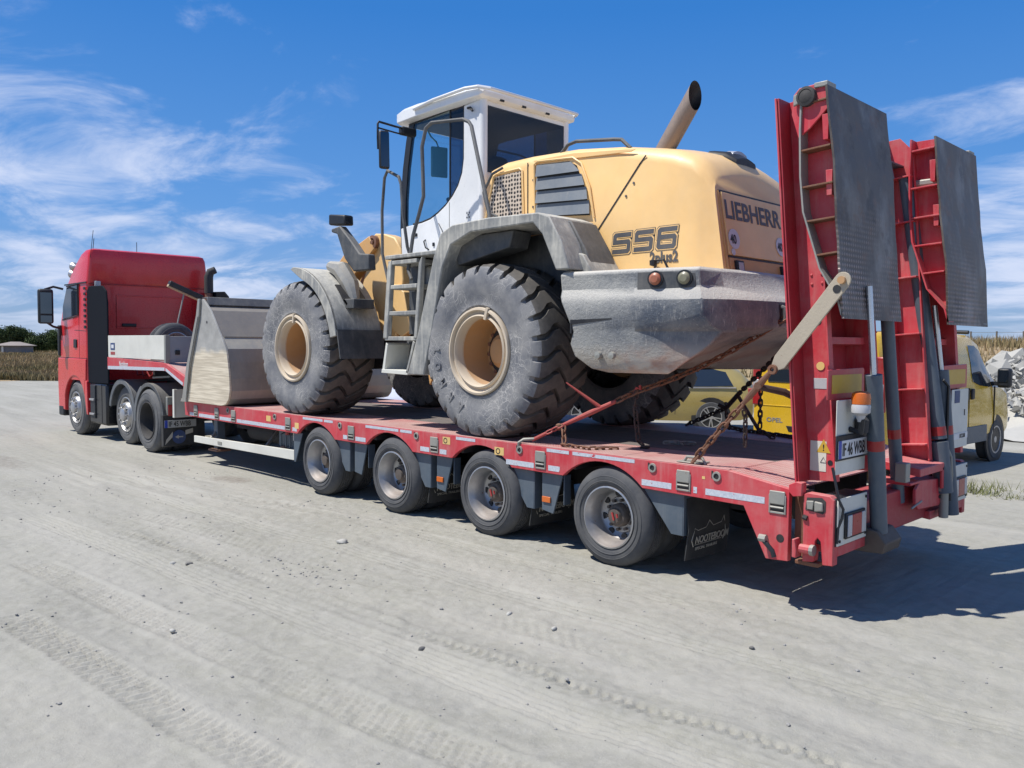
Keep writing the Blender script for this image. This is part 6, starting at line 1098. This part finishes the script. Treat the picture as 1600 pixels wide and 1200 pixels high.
        part('handle_recess', MB().prism([(.40, .66), (.36, .58), (.06, .58), (.02, .66)], 'x', -2.414, -2.400), BLACKP, b_, .006)
        pl_ = part('number_plate', MB().box(-2.416, -2.410, .06, .58, .43, .54), PLATEW, b_); part('plate_band', MB().box(-2.4185, -2.4165, .54, .58, .43, .54), EUB, pl_)
        for nm_, tx, sz, o3, mt, sx_ in (('plate_characters', 'DJ 55 AX', .115, (-2.419, .53, .445), INK, .80), ('lettering', 'OPEL', .085, (-2.410, .70, .70), CHROME, 1.25)):
            t_ = text(nm_, tx, sz, o3, (0, -1, 0), (0, 0, 1), mt, None, .0015, .002, sx=sx_); t_.parent = b_
        part('roof_bar', MB().tube([(.9, -.7, 1.97), (.98, 0, 2.0), (.9, .7, 1.97)], .03, 8), BLACKP, b_)
    return root
car('delivery_van', 'yellow van with OPEL badge parked beyond the trailer, its far mirror beside the rubble heap', 'van', (2.08, -6.60), 267, VANY, 'van')
car('parked_car', 'gold estate car with spoked alloy wheel, left of the yellow van', 'car', (7.7, -8.1), 32, VANG, 'car'); car('parked_car', 'white car glimpsed beneath the loader between front and rear wheels', 'car', (11.9, -4.6), 150, CARW, 'car')

# ------------------------------------------------------------------ bank, rubble heap and fence on the right
def sheet(name, xs_, ys_, fz, mat, label):
    XX, YY = np.meshgrid(xs_, ys_, indexing='ij'); ZZ = fz(XX, YY); n, m = XX.shape; vs = [(float(a), float(b), float(c)) for a, b, c in zip(XX.ravel(), YY.ravel(), ZZ.ravel())]; fs = [(i*m+j, (i+1)*m+j, (i+1)*m+j+1, i*m+j+1) for i in range(n-1) for j in range(m-1)]; q = MB().add(vs, fs); o = ob(name, q, mat, smooth=60); return tag(o, label, kind='structure')
sm = lambda t: np.clip(t, 0, 1)**2*(3-2*np.clip(t, 0, 1))
bankz = lambda x, y: -.06+1.82*sm((-y-19.5-(vnoise(x, y, .15, 21)-.5)*4)/7)+(vnoise(x, y, .8, 22)-.5)*.12
sheet('earth_bank', np.linspace(-60, 40, 80), np.concatenate([np.linspace(-200, -40, 16), np.linspace(-39, -16, 40)]), bankz, FIELD, 'low dry earth bank behind the yard')
sheet('field', np.concatenate([np.linspace(34, 60, 14), np.linspace(65, 700, 30)]), np.linspace(-400, 300, 60), lambda x, y: .03+(vnoise(x, y, .25, 31)-.5)*.06-.2*sm((36.5-x+(vnoise(x, y, .3, 33)-.5)*3)/2), FIELD, 'dry brown field beyond the yard')
def blades(name, spots, mat, label, w=.03):
    vs = []; fs = []; mb = MB()
    for x, y, z, h in spots:
        a = random.uniform(0, 6.3); lx, ly = random.gauss(0, .25)*h, random.gauss(0, .25)*h; c, s = math.cos(a)*w, math.sin(a)*w; o = len(vs); vs += [(x-c, y-s, z), (x+c, y+s, z), (x+lx, y+ly, z+h)]; fs.append((o, o+1, o+2))
    mb.v = vs; mb.f = fs; mb.m = [0]*len(fs); return tag(ob(name, mb, mat, smooth=0), label, kind='stuff')
sp = []
for _ in range(52000):
    d = 36+random.random()**1.7*85; t = random.uniform(-.72, -.30); p = Vector((-2.83, 6.41, 0))+(Vector((.7105, -.702, 0))-Vector((-.7026, -.7115, 0))*-t)*d
    if p.x < 35.2+1.2*math.sin(p.y*.7): continue
    hh = .16+.30*vnoise(np.array(p.x), np.array(p.y), .2, 41); sp.append((p.x, p.y, 0, float(hh)*random.uniform(.5, 1.2)))
blades('field_grass', sp, GRASS, 'dry brown grass covering the field on the left', .05)
sp = []
for _ in range(26000):
    x, y = random.uniform(-16, 16), -random.uniform(17.5, 40); z = float(bankz(np.array(x), np.array(y))); 
    if z > .25: sp.append((x, y, z, random.uniform(.12, .5)))
blades('bank_grass', sp, GRASS, 'dry straw coloured grass on the bank at right', .025)
fp = Vector((0, 0, 0))
fnc = thing('wire_fence', 'wire fence with thin posts on top of the bank at far right', 'fence', (20, -78, 1.76)); prev = None
for k in range(26):
    x = -20+2.1*k; p = Vector((x, -78+.05*k, 1.70)); ob('fence_post', MB().box(p.x-.06, p.x+.06, p.y-.06, p.y+.06, 1.6, 3.1), FENCEM, fnc)
for z in (2.4, 3.0): ob('fence_wire', MB().tube([(-20, -78, z), (34, -76.7, z)], .015, 4), FENCEM, fnc)
def rock(x, y, z, r, mat, lab=None, name='rock'):
    bm = bmesh.new(); bmesh.ops.create_icosphere(bm, subdivisions=1, radius=r); sd = Vector((random.uniform(0, 99), 0, 0)); e = Euler([random.uniform(0, 6) for _ in range(3)]); sc = [random.uniform(.6, 1.3) for _ in range(3)]; vs = []
    for v in bm.verts: p = Vector((v.co.x*sc[0], v.co.y*sc[1], v.co.z*sc[2]))*(1+.45*noise.noise(v.co/r*.9+sd)); p.rotate(e); vs.append((p.x+x, p.y+y, p.z+z))
    q = MB().add(vs, [tuple(v.index for v in f.verts) for f in bm.faces]); bm.free(); return ob(name, q, mat, smooth=0)
heap = lambda x, y: max(0, 1.62*math.exp(-((y+16.4)/3.8)**2)*math.exp(-((x+.6)/5.6)**4))
hq = MB(); 
for _ in range(7000):
    x, y = random.uniform(-7.5, 5.5), random.uniform(-21, -12.3); z = heap(x, y)
    if z < .06: continue
    r = random.uniform(.05, .19); v = [Vector((random.gauss(0, 1), random.gauss(0, 1), random.gauss(0, 1))).normalized()*r*random.uniform(.6, 1.2) for _ in range(6)]; c = Vector((x, y, z-.02)); hq.add([c+a for a in v], [(0, 1, 2), (0, 2, 3), (0, 3, 4), (1, 2, 5), (2, 3, 5), (3, 4, 5), (0, 1, 4), (1, 4, 5)])
tag(ob('rubble', hq, ROCK, smooth=0), 'small broken white concrete rubble in the heap behind the van', 'rubble', kind='stuff')
sheet('rubble_mound', np.linspace(-9, 7, 60), np.linspace(-23, -11, 50), lambda x, y: np.maximum(-.05, 1.62*np.exp(-((y+16.4)/3.8)**2)*np.exp(-((x+.6)/5.6)**4)-.22+(vnoise(x, y, 1.6, 51)-.5)*.35), ROCK, 'mound of pale rubble')
for _ in range(150):
    x, y = random.uniform(-6, 4.6), random.uniform(-20, -12.6); z = heap(x, y)
    if z < .12: continue
    tag(rock(x, y, z+.04, random.uniform(.14, .42), ROCK), 'broken pale concrete chunk in the rubble heap at the right edge', 'rock', 'chunks of the rubble heap')
# weeds by the right ramp
wd = []
for cx, cy, n, h in ((.30, -4.5, 120, .22), (-.05, -4.4, 70, .10), (-.35, -4.6, 90, .08), (.7, -4.9, 60, .10), (.12, -4.9, 60, .16)):
    q = [(random.gauss(cx, .13), random.gauss(cy, .10), 0, random.uniform(.3, 1)*h) for _ in range(n)]; vs = MB()
    for x, y, z, hh in q: a = random.uniform(0, 6.3); c, s = math.cos(a)*.006, math.sin(a)*.006; lx, ly = random.gauss(0, .05), random.gauss(0, .05); vs.add([(x-c, y-s, z), (x+c, y+s, z), (x+lx, y+ly, z+hh)], [(0, 1, 2)])
    tag(ob('weed', vs, GRASSG, smooth=0), kind='stuff', label='dry weed tuft on the ground %s' % {.30: 'tallest of those right of the ramps', -.05: 'just outside the right tail lamp', -.35: 'in the sun nearest the ramp shadow', .7: 'at the edge of the van shadow', .12: 'behind the tallest weed'}[cx])
# ------------------------------------------------------------------ trees and shed on the left horizon
def at(pxl, d):
    t = (pxl-800)/1302.7; p = Vector((-2.83, 6.41, 0))+(Vector((.7105, -.702, 0))+Vector((-.7026, -.7115, 0))*t)*d; return p
def tree(x, y, h, w, mat, label, nleaf=2600, lobes=7, group='trees beyond the field'):
    T = thing('tree', label, 'tree', (x, y, 0), group); q = MB(); tk = MB().tube([(x, y, 0), (x+.05, y, h*.35), (x+.1, y+.05, h*.7)], [h*.035, h*.025, h*.01], 7); C_ = []
    for k in range(lobes):
        a = random.uniform(0, 6.3); rr = random.uniform(.05, .42)*w; c = Vector((x+rr*math.cos(a), y+rr*math.sin(a), h*random.uniform(.35, .88))); C_.append((c, random.uniform(.16, .30)*w)); tk.tube([(x, y, h*.3), c], [h*.012, h*.004], 5)
    for _ in range(nleaf):
        c, r = random.choice(C_); d = Vector((random.gauss(0, 1), random.gauss(0, 1), random.gauss(0, .8))).normalized()*r*random.random()**.45; p = c+d; s_ = random.uniform(.06, .14); a = Vector((random.gauss(0, 1), random.gauss(0, 1), random.gauss(0, 1))).normalized()*s_; b = a.cross(Vector((random.gauss(0, 1), random.gauss(0, 1), random.gauss(0, 1)))).normalized()*s_*.7; q.add([p-a, p+b, p+a, p-b], [(0, 1, 2, 3)])
    for _ in range(nleaf//4):
        d = Vector((random.gauss(0, .30)*w, random.gauss(0, .30)*w, abs(random.gauss(0, .25))*h)); p = Vector((x, y, 0))+d; s_ = random.uniform(.08, .16); q.add([p, p+Vector((s_, 0, s_)), p+Vector((0, s_, 2*s_)), p+Vector((-s_, 0, s_))], [(0, 1, 2, 3)])
    ob('crown', q, mat, T, 0, 0); ob('trunk', tk, BARK, T)
spec = [(-38, 3.4, 6, 'dark tree cut by the left picture edge'), (-8, 3.3, 4.5, 'bushy dark tree left of the pale shed'), (8, 3.9, 3.2, 'upright tree rising behind the left end of the shed'), (20, 4.3, 3.0, 'tallest pointed tree straight behind the shed'), (33, 3.7, 3.0, 'upright tree behind the right end of the shed roof'), (46, 2.7, 4.5, 'low rounded tree just right of the shed'), (58, 2.5, 4.0, 'low dark tree midway between the shed and the truck mirror'), (70, 2.7, 4.2, 'bushy tree below the truck mirror'), (84, 3.6, 3.0, 'taller ragged tree beside the truck door'), (97, 2.8, 4, 'tree half hidden by the truck cab'), (120, 3.0, 5, 'tree hidden behind the cab'), (-75, 3.6, 7, 'tree standing left of the picture')]
for i, (pxl, h, w, lab) in enumerate(spec):
    if 'hidden behind' in lab or 'left of the picture' in lab: continue
    p = at(pxl, 118+4*(i % 3)); tree(p.x, p.y, h, w, LEAF if i % 3 else LEAF2, lab, 3000)
p = at(20, 108); hsd = thing('shed', 'small white shed with brown roof at the edge of the field', 'shed', (p.x, p.y, 0)); hs_ang = math.radians(45)
def hb(n, mb, mat):
    me = mb.mesh(n, (0, 0, 0), [mat], 35); o = bpy.data.objects.new(n, me); COL.objects.link(o); o.parent = hsd; return o
hsd.rotation_euler = (0, 0, math.radians(-45)) # local x = image right-ish, y = away
hsd.rotation_euler = (0, 0, math.atan2(-.7115, -.7026))
hb('wall', MB().box(-.2, 1.9, -1.5, 1.5, 0, .95), painted('grey_plaster', (.16, .16, .17), .9, .1)); hb('wall', MB().box(-1.3, -.2, 1.0, 1.4, 0, .95), painted('shadow_wall', (.10, .10, .11), .9, .1))
for x in (-1.15, -.75, -.28): hb('pillar', MB().box(x-.12, x+.12, -1.6, -1.4, 0, .95), PLASTER)
hb('roof', MB().loft([[(-1.5, -1.8, .95), (2.2, -1.8, .95), (2.2, 1.8, .95), (-1.5, 1.8, .95)], [(-1.5, -1.8, 1.02), (2.2, -1.8, 1.02), (2.2, 1.8, 1.02), (-1.5, 1.8, 1.02)], [(-.1, -.1, 1.5), (1.0, -.1, 1.5), (1.0, .1, 1.5), (-.1, .1, 1.5)]]), ROOFT)
